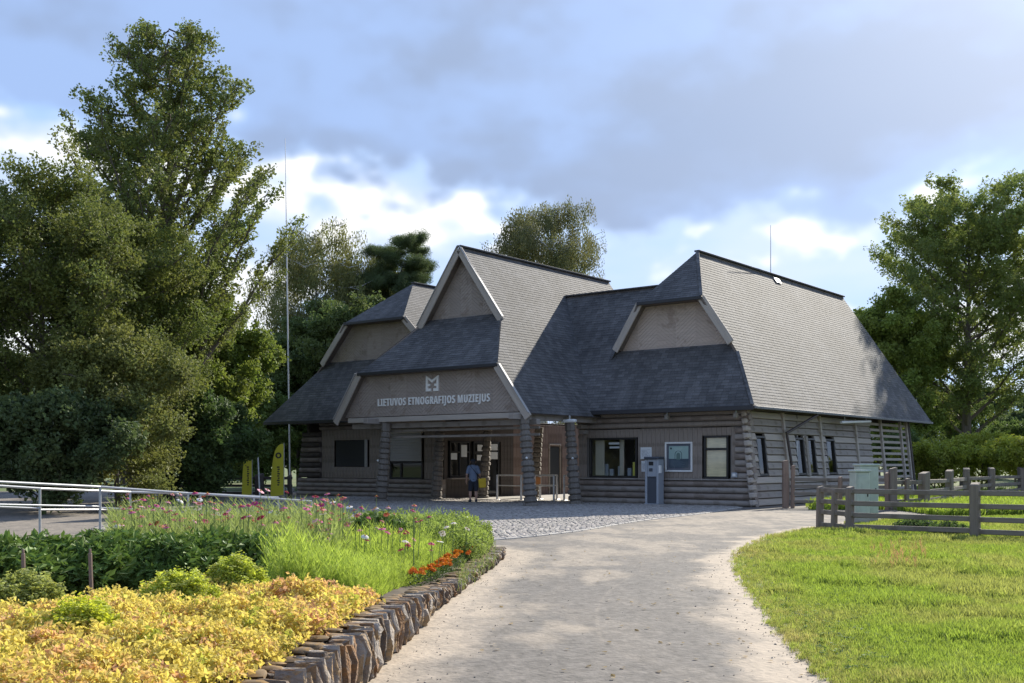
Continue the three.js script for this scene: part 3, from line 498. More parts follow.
// ------------------------------------------------------------------ paving and kerb
function inside(ring, x, z) { let c = false; for (let i = 0, j = ring.length - 1; i < ring.length; j = i++) { const [ax, az] = ring[i], [bx, bz] = ring[j]; if ((az > z) !== (bz > z) && x < ((bx - ax) * (z - az)) / (bz - az) + ax) c = !c; } return c; }
function instances(name, geo, mat, list, parent, colours) {   // list of Matrix4
  const m = shade(new THREE.InstancedMesh(geo, mat, list.length)); m.name = name; list.forEach((q, i) => m.setMatrixAt(i, q)); if (colours) colours.forEach((c, i) => m.setColorAt(i, c)); m.instanceMatrix.needsUpdate = true; m.userData.kind = 'stuff'; (parent ?? scene).add(m); return m;
}
const toLocal = (X, Z) => { const dx = X - BX, dz = Z - BZ, c = Math.cos(BT), s = Math.sin(BT); return [dx * c - dz * s, -(dx * s + dz * c)]; };
{
  const r = rngOf(71), list = [], cols = [], q = new THREE.Quaternion(), e = new THREE.Euler();
  const ring = [...cobbleLine, [7.9, -40.2], [-6, -54], [-14, -46], [-10, -26], [-6, -22.6]];
  for (let x = -14, i = 0; x < 9; x += 0.125, i++) for (let z = -54; z < -20; z += 0.125) {
    const X = x + (r() - 0.5) * 0.05 + 0.08 * Math.sin(z * 1.3 + x * 0.4), Z = z + hash2(i, 5) * 0.12 + (r() - 0.5) * 0.05 + 0.1 * Math.sin(x * 0.9); if (!inside(ring, X, Z)) continue;
    const [lx, lb] = toLocal(X, Z); if (lx > -7.75 ? lb > -0.32 : lx > -14.95 ? lb > -0.05 : lb > -0.3) continue;
    q.setFromEuler(e.set((r() - 0.5) * 0.12, (r() - 0.5) * 0.9, (r() - 0.5) * 0.12)); list.push(new THREE.Matrix4().compose(V(X, 0.006 + r() * 0.012, Z), q, V(0.9 + r() * 0.2, 1, 0.9 + r() * 0.2)));
    const k = 0.7 + r() * 0.6; cols.push(rgb(0.27 * k, 0.245 * k * (0.97 + 0.06 * r()), 0.22 * k));
  }
  const g = new RoundedBoxGeometry(0.114, 0.06, 0.114, 1, 0.02);
  const m = instances('cobblestones', g, std({ color: rgb(1, 1, 1), roughness: 0.85 }), list, scene, cols); tag(m, 'small grey cobblestones paving the forecourt before the porch', 'cobblestones');
  const kerb = thing('kerb_row', 'flush row of kerb stones between the cobbles and the asphalt', 'kerb', [0, 0, 0]);
  for (let i = 2; i < cobbleLine.length - 1; i++) { const [x0, z0] = cobbleLine[i], [x1, z1] = cobbleLine[i + 1]; const m = bar('kerb_stone', V(x0, 0.0, z0), V(lerp(x0, x1, 0.96), 0.0, lerp(z0, z1, 0.96)), 0.13, 0.06, M.concrete, kerb); }
}

// ------------------------------------------------------------------ things on and at the building
const onWall = (name, label, cat, x, y, b, group) => { const p = BW(x, y, b); return thing(name, label, cat, [p.x, p.y, p.z], BT, group); };
{
  const font = await new FontLoader().loadAsync('fonts/droid/droid_sans_bold.typeface.json');
  const sign = onWall('museum_sign', 'white raised letters LIETUVOS ETNOGRAFIJOS MUZIEJUS on the porch gable', 'sign', -14.34, 3.92, -4.76);
  let x = 0; const text = 'LIETUVOS ETNOGRAFIJOS MUZIEJUS', size = 0.30, gl = [];
  for (const ch of text) { const d = font.data.glyphs[ch]; gl.push([ch, x]); x += (d.ha / font.data.resolution) * size + 0.012; }
  const k = 5.97 / x;
  for (const [ch, gx] of gl) if (ch !== ' ') { const g = new TextGeometry(ch, { font, size, depth: 0.045, curveSegments: 4, bevelEnabled: false }); const m = part('letter', uvBox(g), M.letter, sign); m.position.set(gx * k, 0, 0); m.scale.x = k; }
  const em = onWall('museum_emblem', 'white square emblem of a notched letter M above the sign letters', 'emblem', -11.31, 4.42, -4.76);
  const S = (pts) => new THREE.ExtrudeGeometry(new THREE.Shape(pts.map(([a, b]) => new THREE.Vector2(a, b))), { depth: 0.05, bevelEnabled: false });
  const a = 0.33, h = 0.62, t = 0.095;
  const half = [[-a, 0], [-0.065, 0], [-0.065, 0.11], [-a + t, 0.11], [-a + t, 0.2], [-0.12, 0.2], [-0.12, 0.29], [-a + t, 0.29], [-a + t, 0.49], [0, 0.33], [0, 0.44], [-a, h]];
  part('emblem_half', uvBox(S(half)), M.letter, em); part('emblem_half', uvBox(S(half.map(([p, q]) => [-p, q]).reverse())), M.letter, em);
  // ticket machine
  const tm = onWall('ticket_machine', 'slim dark blue grey ticket machine standing against the front wall', 'machine', -3.8, 0, -0.5);
  box('base_plate', 0.62, 0.05, 0.5, M.machineLight, tm, [0, 0.035, 0]); box('column', 0.4, 1.0, 0.34, M.machine, tm, [0, 0.56, 0]);
  box('side_panel', 0.09, 1.68, 0.42, M.machineLight, tm, [-0.25, 0.9, 0]); box('side_panel', 0.09, 1.68, 0.42, M.machineLight, tm, [0.25, 0.9, 0]);
  box('head', 0.4, 0.66, 0.36, M.machineLight, tm, [0, 1.41, 0.01]); box('top_cap', 0.64, 0.1, 0.5, M.machine, tm, [0, 1.79, 0.02], null, 0.03);
  box('screen', 0.2, 0.14, 0.02, M.black, tm, [-0.03, 1.58, 0.2]); box('keypad', 0.15, 0.12, 0.03, M.machine, tm, [-0.04, 1.34, 0.2]); box('card_reader', 0.1, 0.3, 0.12, M.white, tm, [0.32, 1.36, 0.12]);
  // sheets on the wall
  const sheet = (y, w, hh, label) => { const s = onWall('notice_sheet', label, 'notice', -4.42, y, -0.075); box('sheet', w, hh, 0.015, M.paper, s, [0, 0, 0], null, 0.003); const pr = part('print', new THREE.PlaneGeometry(w * 0.8, hh * 0.6), std({ map: tex(64, 64, (u, v) => { const l = Math.floor(v * 9), on = (v * 9) % 1 > 0.45 && u < 0.5 + 0.5 * hash2(l, 3) && hash2(Math.floor(u * 26), l) > 0.25; return on ? [0.36, 0.38, 0.4] : [0.63, 0.65, 0.66]; }), roughness: 0.7 }), s); pr.position.z = 0.012; };
  sheet(1.98, 0.5, 0.46, 'upper pale notice sheet on the wall above the ticket machine'); sheet(1.47, 0.42, 0.42, 'lower pale notice sheet behind the ticket machine');
  // poster case
  const pc = onWall('poster_case', 'white framed poster case with teal and dark print on the front wall', 'poster case', -2.98, 1.83, -0.09);
  for (const [w, hh, x, y] of [[1.18, 0.07, 0, 0.535], [1.18, 0.07, 0, -0.535], [0.07, 1.0, -0.555, 0], [0.07, 1.0, 0.555, 0]]) box('frame', w, hh, 0.08, M.white, pc, [x, y, 0]);
  box('back_panel', 1.04, 1.0, 0.03, std({ color: rgb(0.13, 0.135, 0.17), roughness: 0.6 }), pc, [0, 0, -0.02]);
  const cv = document.createElement('canvas'); cv.width = 256; cv.height = 256; const cx = cv.getContext('2d');
  cx.fillStyle = '#a9bfb9'; cx.fillRect(0, 0, 256, 256); cx.fillStyle = '#4d5864'; cx.fillRect(0, 150, 256, 106); cx.strokeStyle = '#44555a'; cx.lineWidth = 7; cx.beginPath(); cx.moveTo(80, 160); cx.lineTo(80, 100); cx.arc(124, 100, 44, Math.PI, 0); cx.lineTo(168, 160); cx.stroke();
  cx.fillStyle = '#6d8480'; cx.beginPath(); cx.moveTo(98, 160); cx.lineTo(98, 105); cx.arc(124, 105, 26, Math.PI, 0); cx.lineTo(150, 160); cx.fill(); cx.fillStyle = '#c9d4cf'; for (let i = 0; i < 5; i++) cx.fillRect(60 + i * 6, 20 + i * 9, 120 - i * 14, 3); cx.fillStyle = '#333b40'; cx.fillRect(16, 16, 22, 22); cx.fillStyle = '#6b7884'; for (let i = 0; i < 7; i++) cx.fillRect(20, 170 + i * 11, 120 + (i * 37) % 80, 4);
  const ct = new THREE.CanvasTexture(cv); ct.colorSpace = THREE.SRGBColorSpace; const pp = part('poster_print', new THREE.PlaneGeometry(0.84, 0.82), std({ map: ct, roughness: 0.6 }), pc); pp.position.z = 0.0;
  const pg = part('pane', new THREE.PlaneGeometry(1.04, 1.0), M.glass, pc); pg.position.z = 0.025;
  const so = onWall('wall_socket_box', 'small grey white box on the wall below the cream blind window', 'box', -0.6, 1.16, -0.2); box('housing', 0.22, 0.18, 0.08, M.machineLight, so, [0, 0, 0]); box('cover', 0.12, 0.1, 0.02, M.white, so, [0, 0, 0.05]);
  const lampOf = (x, label) => { const c = onWall('eave_lamp', label, 'lamp', x, 3.36, -0.6); box('bracket', 0.05, 0.12, 0.05, M.machineLight, c, [0, 0.1, 0]); box('housing', 0.16, 0.2, 0.16, M.beige_panel, c, [0, -0.04, 0.02], null, 0.03); };
  lampOf(-3.19, 'small cream lamp under the eave between the front windows'); lampOf(-0.34, 'small cream lamp under the eave at the building corner');
  // long tube lamp under the side eave
  const p0 = BW(0.28, 3.3, 7.8), p1 = BW(0.28, 3.44, 11.2), tl = thing('tube_lamp', 'long pale tube lamp hung under the eave of the side wall', 'lamp', [0, 0, 0]); part('tube', tubeGeo(p0, p1, 0.06, 0.06, 10), M.white, tl); for (const t of [0.12, 0.85]) { const q = p0.clone().lerp(p1, t); part('hanger', tubeGeo(q, q.clone().add(V(0, 0.25, 0)), 0.012), M.galv, tl); }
  // a loudspeaker box at the porch
  const fl = onWall('porch_floodlight', 'pale box floodlight under the porch eave beside the second post', 'lamp', -6.3, 3.2, -2.55); box('housing', 0.55, 0.12, 0.2, M.white, fl, [0, 0, 0], null, 0.03); box('bracket', 0.06, 0.16, 0.06, M.galv, fl, [0, 0.13, 0]);
}
// turnstile barriers in the passage
{
  const gate = (x, b, w, label, paddle) => {
    const g = onWall('entrance_barrier', label, 'barrier', x, 0.016, b, 'metal barriers in the passage');
    for (const s of [-1, 1]) { part('barrier_post', tubeGeo(V(s * w / 2, 0, 0), V(s * w / 2, 1.08, 0), 0.045, 0.045, 12), M.galv, g); box('base_plate', 0.2, 0.03, 0.2, M.galv, g, [s * w / 2, 0.015, 0]); }
    part('top_rail', tubeGeo(V(-w / 2, 1.06, 0), V(w / 2, 1.06, 0), 0.03), M.galv, g); part('middle_rail', tubeGeo(V(-w / 2, 0.62, 0), V(w / 2, 0.62, 0), 0.022), M.galv, g);
    if (paddle) box('barrier_panel', 0.2, 0.3, 0.1, std({ color: rgb(0.62, 0.22, 0.05), roughness: 0.5 }), g, [paddle, 0.84, 0], null, 0.02);
    return g;
  };
  gate(-11.2, -0.05, 1.3, 'metal barrier left of the tall porch post, behind the person'); gate(-9.6, 0.3, 1.0, 'metal barrier with an orange panel right of the tall post', -0.3); gate(-8.6, 0.9, 0.8, 'metal barrier with an orange panel nearest the wall end', 0.05); gate(-10.4, 1.7, 0.9, 'plain metal barrier at the back of the passage');
}
// ------------------------------------------------------------------ banners, poles
{
  const flagOf = (X, Z, label, turn) => {
    const f = thing('feather_banner', label, 'banner', [X, 0, Z], turn, 'feather banners by the left wing');
    part('banner_pole', tubeGeo(V(0, 0, 0), V(0, 2.9, 0), 0.02), M.galv, f); box('foot', 0.6, 0.05, 0.6, M.black, f, [0, 0.025, 0]);
    const s = new THREE.Shape(); s.moveTo(-0.02, 0.32); s.lineTo(-0.02, 2.86); s.quadraticCurveTo(-0.3, 2.9, -0.46, 2.45); s.quadraticCurveTo(-0.62, 1.9, -0.66, 0.22); s.lineTo(-0.02, 0.32);
    const g = new THREE.ExtrudeGeometry(s, { depth: 0.006, bevelEnabled: false, curveSegments: 8 });
    part('banner_cloth', uvBox(g), new THREE.MeshPhysicalMaterial({ color: rgb(0.74, 0.68, 0.05), roughness: 0.95, transmission: 0.5, thickness: 0, side: THREE.DoubleSide }), f);
    f.scale.setScalar(0.84); const ink = std({ color: rgb(0.05, 0.045, 0.03), roughness: 0.9 });
    const em = part('banner_emblem', new THREE.RingGeometry(0.07, 0.15, 20), ink, f); em.position.set(-0.27, 2.28, 0.012);
    for (let i = 0; i < 9; i++) { const q = part('banner_print', new THREE.PlaneGeometry(0.13 - 0.02 * (i % 3), 0.07), ink, f); q.position.set(-0.28 + 0.02 * (i % 2), 1.7 - i * 0.11, 0.012); }
  };
  flagOf(gx(284, 46), -46, 'yellow green feather banner with dark emblem nearest the left wing', 0.15); flagOf(gx(252, 46.5), -46.5, 'narrow yellow green feather banner turned edge on beside the white pole', 0.95);
  const wp = thing('white_pole', 'thin leaning white pole between the two yellow banners', 'pole', [gx(260, 46), 0, -46]); part('shaft', tubeGeo(V(0, 0, 0), V(-0.12, 2.4, 0), 0.035, 0.03), M.white, wp);
  const fp = thing('flag_pole', 'tall thin metal flag pole rising behind the left wing roof', 'pole', [-12.3, 0, -61]); part('lower_shaft', tubeGeo(V(0, 0, 0), V(-0.2, 14, 0), 0.045, 0.035), M.galv, fp); part('upper_shaft', tubeGeo(V(-0.2, 14, 0), V(-0.28, 19.6, 0), 0.032, 0.014), M.galv, fp); box('base', 0.4, 0.2, 0.4, M.concrete, fp, [0, 0.1, 0]);
}
// ------------------------------------------------------------------ fences, cabinets, railing
function postGeo(w, h, seed) { const r = rngOf(seed), g = chamferBox(w, h, w, 0.02).clone(), p = g.attributes.position; for (let i = 0; i < p.count; i++) { const y = p.getY(i), t = Math.sin(y * 9 + seed) * 0.008; p.setX(i, p.getX(i) + t); if (y > h * 0.4) p.setY(i, y + (p.getX(i) * 0.25)); } g.computeVertexNormals(); return g; }
function fence(name, label, posts, rails, mats, group) {
  const f = thing(name, label, 'fence', [posts[0][0], 0, posts[0][1]], 0, group), o = V(posts[0][0], 0, posts[0][1]); let k = 3;
  posts.forEach(([x, z, h, w], i) => { const m = part('post', postGeo(w ?? 0.16, h, k++), mats[1], f); m.position.set(x - o.x, h / 2 - 0.03, z - o.z); m.rotation.y = 0.3 * i; m.rotation.z = 0.02 * Math.sin(i * 5); });
  rails.forEach(([i, j, y0, y1, w, h]) => { const a = V(posts[i][0], y0, posts[i][1]).sub(o), b = V(posts[j][0], y1 ?? y0, posts[j][1]).sub(o), d = b.clone().sub(a).setY(0).normalize().multiplyScalar(0.12); bar('rail', a.sub(d), b.add(d), w ?? 0.07, h ?? 0.11, mats[0], f); });
  return f;
}
fence('timber_fence', 'weathered four rail timber fence standing at the edge of the lawn', [[7.45, -26.6, 1.06], [7.62, -26.0, 1.02, 0.13], [7.8, -25.4, 1.08], [9.85, -23.4, 1.2, 0.19], [12.6, -21.2, 1.15]],
  [[0, 2, 0.95], [0, 2, 0.68], [0, 2, 0.42], [0, 2, 0.12], [2, 3, 0.95], [2, 3, 0.67, 0.68], [2, 3, 0.40, 0.41], [2, 3, 0.13, 0.16], [3, 4, 0.96], [3, 4, 0.68], [3, 4, 0.4], [3, 4, 0.14]], [M.fence, M.fencePost]);
fence('paddock_fence', 'far timber fence with tall posts running past the side of the museum', [[12.95, -37.4, 1.46, 0.24], [13.5, -37.6, 1.1, 0.14], [14.35, -38.3, 1.3, 0.3], [16.7, -42, 1.35, 0.26], [19.0, -46, 1.4, 0.26], [21.8, -50, 1.4, 0.26], [25, -54, 1.4, 0.26]],
  [0, 2, 3, 4, 5].flatMap((i) => [0.95, 0.6, 0.28].map((y, k) => [i, i === 0 ? 2 : i + 1, y, y + 0.03 * (k - 1), 0.08, 0.14])), [M.fence, M.fencePost]);
fence('timber_gate', 'low timber gate and brown posts beside the corner of the museum', [[9.72, -39.1, 1.72, 0.2], [9.95, -38.95, 1.55, 0.12], [11.4, -38.2, 1.15, 0.13], [12.8, -37.5, 1.3, 0.16]],
  [[1, 3, 1.02], [1, 3, 0.78], [1, 3, 0.52], [1, 3, 0.24]], [M.fence, M.gatePost]);
{
  const cab = (x, z, w, h, label, turn) => { const c = thing('electrical_cabinet', label, 'cabinet', [x, 0, z], turn, 'green cabinets behind the fence'); box('plinth', w * 0.96, 0.16, 0.3, M.concrete, c, [0, 0.08, 0]); box('body', w, h - 0.22, 0.32, M.cabinet, c, [0, 0.16 + (h - 0.22) / 2, 0], null, 0.02); box('door', w * 0.86, h - 0.42, 0.02, M.cabinet, c, [0, 0.2 + (h - 0.3) / 2, 0.168]); box('handle', 0.03, 0.12, 0.03, M.black, c, [w * 0.3, h * 0.55, 0.19]); box('lid', w + 0.05, 0.06, 0.38, M.cabinet, c, [0, h - 0.03, 0], null, 0.02); };
  cab(9.13, -28.9, 0.42, 1.42, 'shorter pale green electrical cabinet left in front of the taller one', 0.25); cab(9.5, -29.5, 0.56, 1.58, 'taller pale green electrical cabinet right behind the shorter one', 0.25);
}
{
  const runs = [
    ['steel handrail nearer the flower bed, sloping down to the right', [[-10.7, -19.6, 1.34], [-8.8, -23.5, 1.09], [-7.36, -25, 0.91], [-6.1, -26, 0.79], [-4.9, -26.9, 0.66]]],
    ['steel handrail on the far side of the walk behind the flower bed', [[-11.6, -20.6, 1.3], [-10.0, -23.3, 1.06], [-9.2, -26.5, 0.9], [-7.9, -27.9, 0.82], [-6.2, -29.2, 0.68]]]];
  for (const [label, pts] of runs) {
    const f = thing('handrail', label, 'railing', [pts[0][0], 0, pts[0][1]], 0, 'steel handrails'), o = V(pts[0][0], 0, pts[0][1]);
    pts.forEach(([x, z, h]) => part('post', tubeGeo(V(x, 0, z).sub(o), V(x, h, z).sub(o), 0.026, 0.026, 10), M.rail, f));
    for (let i = 0; i + 1 < pts.length; i++) { const [x0, z0, h0] = pts[i], [x1, z1, h1] = pts[i + 1]; part('top_rail', tubeGeo(V(x0, h0, z0).sub(o), V(x1, h1, z1).sub(o), 0.028, 0.028, 10), M.rail, f); part('middle_rail', tubeGeo(V(x0, h0 - 0.45, z0).sub(o), V(x1, h1 - 0.42, z1).sub(o), 0.022, 0.022, 10), M.rail, f); }
  }
  fence('dark_rail_fence', 'dark low rail fence among the shrubs behind the banners', [[-16.4, -47.5, 1.1], [-14.6, -47.5, 1.1], [-12.9, -47.5, 1.1], [-10.9, -47.5, 1.15, 0.3], [-9.6, -47.5, 1.1]], [0, 1, 2, 3].flatMap((i) => [0.3, 0.62, 0.95].map((y) => [i, i + 1, y])), [M.darkWood, M.darkWood]);
}

// ------------------------------------------------------------------ the person at the ticket window
function sdfGeo(bones, c, half, res, k = 0.03) {            // smooth union of tapered capsules, meshed by marching cubes
  const mc = new MarchingCubes(res, new THREE.MeshBasicMaterial(), false, false, 60000), n = res; mc.isolation = 0;
  for (let z = 0; z < n; z++) for (let y = 0; y < n; y++) for (let x = 0; x < n; x++) {
    const px = c[0] + ((x - n / 2) / (n / 2)) * half, py = c[1] + ((y - n / 2) / (n / 2)) * half, pz = c[2] + ((z - n / 2) / (n / 2)) * half; let d = 1;
    for (const [a, b, r0, r1, f] of bones) { const bx = b[0] - a[0], by = b[1] - a[1], bz = b[2] - a[2], l = bx * bx + by * by + bz * bz, t = l ? clamp(((px - a[0]) * bx + (py - a[1]) * by + (pz - a[2]) * bz) / l) : 0, ez = (pz - a[2] - t * bz) * (f ?? 1); const q = Math.hypot(px - a[0] - t * bx, py - a[1] - t * by, ez) - lerp(r0, r1, t); const h = clamp(0.5 + 0.5 * (d - q) / k); d = lerp(d, q, h) - k * h * (1 - h); }
    mc.field[x + y * n + z * n * n] = -d;
  }
  mc.update(); const cnt = mc.count, g = new THREE.BufferGeometry(), p = mc.positionArray.slice(0, cnt * 3), N = mc.normalArray.slice(0, cnt * 3);
  for (let i = 0; i < cnt; i++) { p[3 * i] = c[0] + p[3 * i] * half; p[3 * i + 1] = c[1] + p[3 * i + 1] * half; p[3 * i + 2] = c[2] + p[3 * i + 2] * half; }
  g.setAttribute('position', new THREE.BufferAttribute(p, 3)); g.setAttribute('normal', new THREE.BufferAttribute(N, 3)); g.computeVertexNormals(); return mergeVertices(g, 1e-5).toNonIndexed();
}
{
  const pp = BW(-10.55, 0.02, -3.2), person = thing('person', 'person in grey blue shirt, dark shorts and cap seen from behind under the porch', 'person', [pp.x, pp.y, pp.z], 0.15);
  const skin = std({ color: rgb(0.42, 0.25, 0.18), roughness: 0.6 }), shirt = std({ color: rgb(0.15, 0.19, 0.27), roughness: 0.9 }), dark = std({ color: rgb(0.025, 0.028, 0.04), roughness: 0.9 }), hair = std({ color: rgb(0.04, 0.03, 0.025), roughness: 0.8 });
  const body = [];
  for (const s of [-1, 1]) {
    body.push([[s * 0.1, 0.88, 0], [s * 0.115, 0.48, -0.015], 0.085, 0.056], [[s * 0.115, 0.48, -0.015], [s * 0.12, 0.3, 0.015], 0.056, 0.058], [[s * 0.12, 0.3, 0.015], [s * 0.12, 0.09, 0.02], 0.055, 0.035], [[s * 0.12, 0.05, 0.04], [s * 0.14, 0.035, -0.14], 0.035, 0.03]);
    body.push([[s * 0.17, 1.4, 0], [s * 0.255, 1.13, 0.03], 0.05, 0.042], [[s * 0.255, 1.13, 0.03], [s * 0.26, 0.9, -0.07], 0.04, 0.028]);
  }
  body.push([[0, 0.95, 0], [0, 1.2, -0.01], 0.135, 0.125, 1.25], [[0, 1.2, -0.01], [0, 1.38, 0], 0.135, 0.12, 1.3], [[-0.13, 1.4, 0], [0.13, 1.4, 0], 0.07, 0.07], [[0, 1.4, 0.01], [0, 1.53, 0], 0.055, 0.052]);
  const geos = [sdfGeo(body, [0, 0.82, 0], 0.86, 128, 0.035)];
  const head = [[[0, 1.62, 0.005], [0, 1.635, 0.01], 0.098, 0.1, 0.9], [[0, 1.57, -0.03], [0, 1.545, -0.06], 0.062, 0.045], [[0, 1.605, -0.098], [0, 1.585, -0.118], 0.012, 0.017], [[-0.1, 1.6, 0.0], [-0.102, 1.625, 0.008], 0.014, 0.018], [[0.1, 1.6, 0.0], [0.102, 1.625, 0.008], 0.014, 0.018], [[-0.03, 1.553, -0.1], [0.03, 1.553, -0.1], 0.01, 0.01], [[-0.045, 1.636, -0.094], [-0.02, 1.638, -0.1], 0.012, 0.012], [[0.045, 1.636, -0.094], [0.02, 1.638, -0.1], 0.012, 0.012]];
  geos.push(sdfGeo(head, [0, 1.62, 0], 0.17, 64, 0.015));
  for (const s of [-1, 1]) {
    const w = [s * 0.26, 0.89, -0.075], fing = [[w, [s * 0.262, 0.82, -0.1], 0.03, 0.036, 1]];
    for (let i = 0; i < 4; i++) { const z0 = -0.13 + i * 0.022, len = [0.068, 0.078, 0.072, 0.055][i]; const a = [s * 0.262, 0.8, z0], b = [s * 0.258, 0.8 - len * 0.55, z0 - 0.006], c = [s * 0.242, 0.8 - len, z0 + 0.004]; fing.push([a, b, 0.0095, 0.009], [b, c, 0.009, 0.0075]); }
    fing.push([[s * 0.252, 0.855, -0.115], [s * 0.236, 0.825, -0.15], 0.012, 0.01], [[s * 0.236, 0.825, -0.15], [s * 0.23, 0.795, -0.158], 0.01, 0.008]);
    geos.push(sdfGeo(fing, [s * 0.255, 0.82, -0.1], 0.11, 60, 0.008));
  }
  part('body', uvBox(mergeGeometries(geos.map((g) => { g.deleteAttribute('uv'); return g; }))), skin, person);
  const sh = [[[0, 0.9, 0], [0, 1.2, -0.01], 0.162, 0.152, 1.22], [[0, 1.2, -0.01], [0, 1.38, 0], 0.16, 0.135, 1.25], [[-0.14, 1.405, 0], [0.14, 1.405, 0], 0.084, 0.084], [[0, 1.42, 0], [0, 1.47, 0], 0.075, 0.066]];
  for (const s of [-1, 1]) sh.push([[s * 0.17, 1.4, 0], [s * 0.235, 1.19, 0.022], 0.074, 0.066]);
  part('shirt', uvBox(sdfGeo(sh, [0, 1.17, 0], 0.42, 64, 0.03)), shirt, person);
  const st = [[[0, 0.92, 0], [0, 0.86, 0], 0.158, 0.15, 1.2]]; for (const s of [-1, 1]) st.push([[s * 0.09, 0.84, 0], [s * 0.112, 0.52, -0.01], 0.105, 0.09]);
  part('shorts', uvBox(sdfGeo(st, [0, 0.72, 0], 0.34, 60, 0.03)), dark, person);
  for (const s of [-1, 1]) part('shoe', uvBox(sdfGeo([[[s * 0.12, 0.055, 0.045], [s * 0.143, 0.045, -0.15], 0.05, 0.04], [[s * 0.12, 0.1, 0.03], [s * 0.12, 0.06, 0], 0.045, 0.045]], [s * 0.13, 0.06, -0.05], 0.18, 40, 0.02)), dark, person);
  part('hair', uvBox(sdfGeo([[[0, 1.615, 0.03], [0, 1.63, 0.02], 0.098, 0.104], [[0, 1.56, 0.055], [0, 1.6, 0.05], 0.06, 0.07]], [0, 1.62, 0], 0.18, 44, 0.02)), hair, person);
  const capG = new THREE.SphereGeometry(0.117, 18, 10, 0, Math.PI * 2, 0, Math.PI / 2); capG.scale(1, 0.85, 1.08); const cap = part('cap', capG, dark, person); cap.position.set(0, 1.645, 0.008);
  const brim = part('brim', new THREE.CylinderGeometry(0.1, 0.1, 0.012, 18, 1, false, 0, Math.PI), dark, cap); brim.rotation.y = Math.PI / 2; brim.position.set(0, 0.008, -0.09);
  const bag = thing('shoulder_bag', 'bright yellow bag hanging at the right hip of the person', 'bag', [pp.x, pp.y, pp.z], 0.15), yel = std({ color: rgb(0.62, 0.42, 0.03), roughness: 0.8 });
  const bg = new RoundedBoxGeometry(0.3, 0.38, 0.12, 3, 0.05); const bm = part('pouch', bg, yel, bag); bm.position.set(0.36, 0.78, 0.07); bm.rotation.z = 0.08; box('flap', 0.29, 0.16, 0.02, yel, bag, [0.352, 0.88, 0.135], [0, 0, 0.08], 0.008);
  const strap = (a, b) => part('strap', uvBox(new THREE.TubeGeometry(new THREE.CatmullRomCurve3([a, a.clone().lerp(b, 0.5).add(V(0, 0, 0.045)), b]), 10, 0.014, 6)), dark, bag); strap(V(-0.12, 1.46, 0.07), V(0.3, 0.94, 0.1)); strap(V(-0.12, 1.46, -0.05), V(0.32, 0.94, 0.04));
}

// ------------------------------------------------------------------ foliage
function leafCluster(n, len, wid, seed, o = {}) {             // n folded leaves scattered through a ball of radius 0.5
  const r = rngOf(seed), P = [], up = V(0, 1, 0);
  for (let i = 0; i < n; i++) {
    const c = V(r() * 2 - 1, r() * 2 - 1, r() * 2 - 1); if (c.length() > 1) { i--; continue; } c.multiply(V(0.5, 0.5 * (o.tall ?? 1), 0.5));
    const d = V(r() * 2 - 1, (r() * 2 - 1) * 0.8 - (o.hang ?? 0.2), r() * 2 - 1).normalize(), s = d.clone().cross(V(r() * 2 - 1, r() * 2 - 1, r() * 2 - 1)).normalize(), k = 0.7 + 0.6 * r(), nn = d.clone().cross(s).multiplyScalar(wid * 0.25 * k);
    const a = c.clone().addScaledVector(d, -len * k / 2), b = c.clone().addScaledVector(d, len * k / 2), m = c.clone().addScaledVector(d, -len * k * 0.08), l = m.clone().addScaledVector(s, wid * k / 2).add(nn), q = m.clone().addScaledVector(s, -wid * k / 2).add(nn);
    for (const v of [a, l, b, a, b, q]) P.push(v.x, v.y, v.z);
  }
  const g = new THREE.BufferGeometry(); g.setAttribute('position', new THREE.Float32BufferAttribute(P, 3)); g.computeVertexNormals(); return g;
}
function limbGeo(pts, r0, r1, sides = 6) {                    // a tapered bent limb
  const P = [], uv = [], rings = pts.map((p, i) => { const t = (i < pts.length - 1 ? pts[i + 1] : p).clone().sub(i ? pts[i - 1] : p).normalize(), x = (Math.abs(t.x) > 0.9 ? V(0, 0, 1) : V(1, 0, 0)).cross(t).normalize(), y = t.clone().cross(x), rad = lerp(r0, r1, i / (pts.length - 1)); return [...Array(sides + 1)].map((_, k) => p.clone().addScaledVector(x, Math.cos(k / sides * 2 * Math.PI) * rad).addScaledVector(y, Math.sin(k / sides * 2 * Math.PI) * rad)); });
  for (let i = 0; i + 1 < rings.length; i++) for (let k = 0; k < sides; k++) for (const [a, b] of [[i, k], [i, k + 1], [i + 1, k + 1], [i, k], [i + 1, k + 1], [i + 1, k]]) { const v = rings[a][b]; P.push(v.x, v.y, v.z); uv.push(b / sides * r0 * 6, a * 0.5); }
  const g = new THREE.BufferGeometry(); g.setAttribute('position', new THREE.Float32BufferAttribute(P, 3)); g.setAttribute('uv', new THREE.Float32BufferAttribute(uv, 2)); g.computeVertexNormals(); return g;
}
const gauss = (r) => (r() + r() + r() + r() - 2) * 0.85;
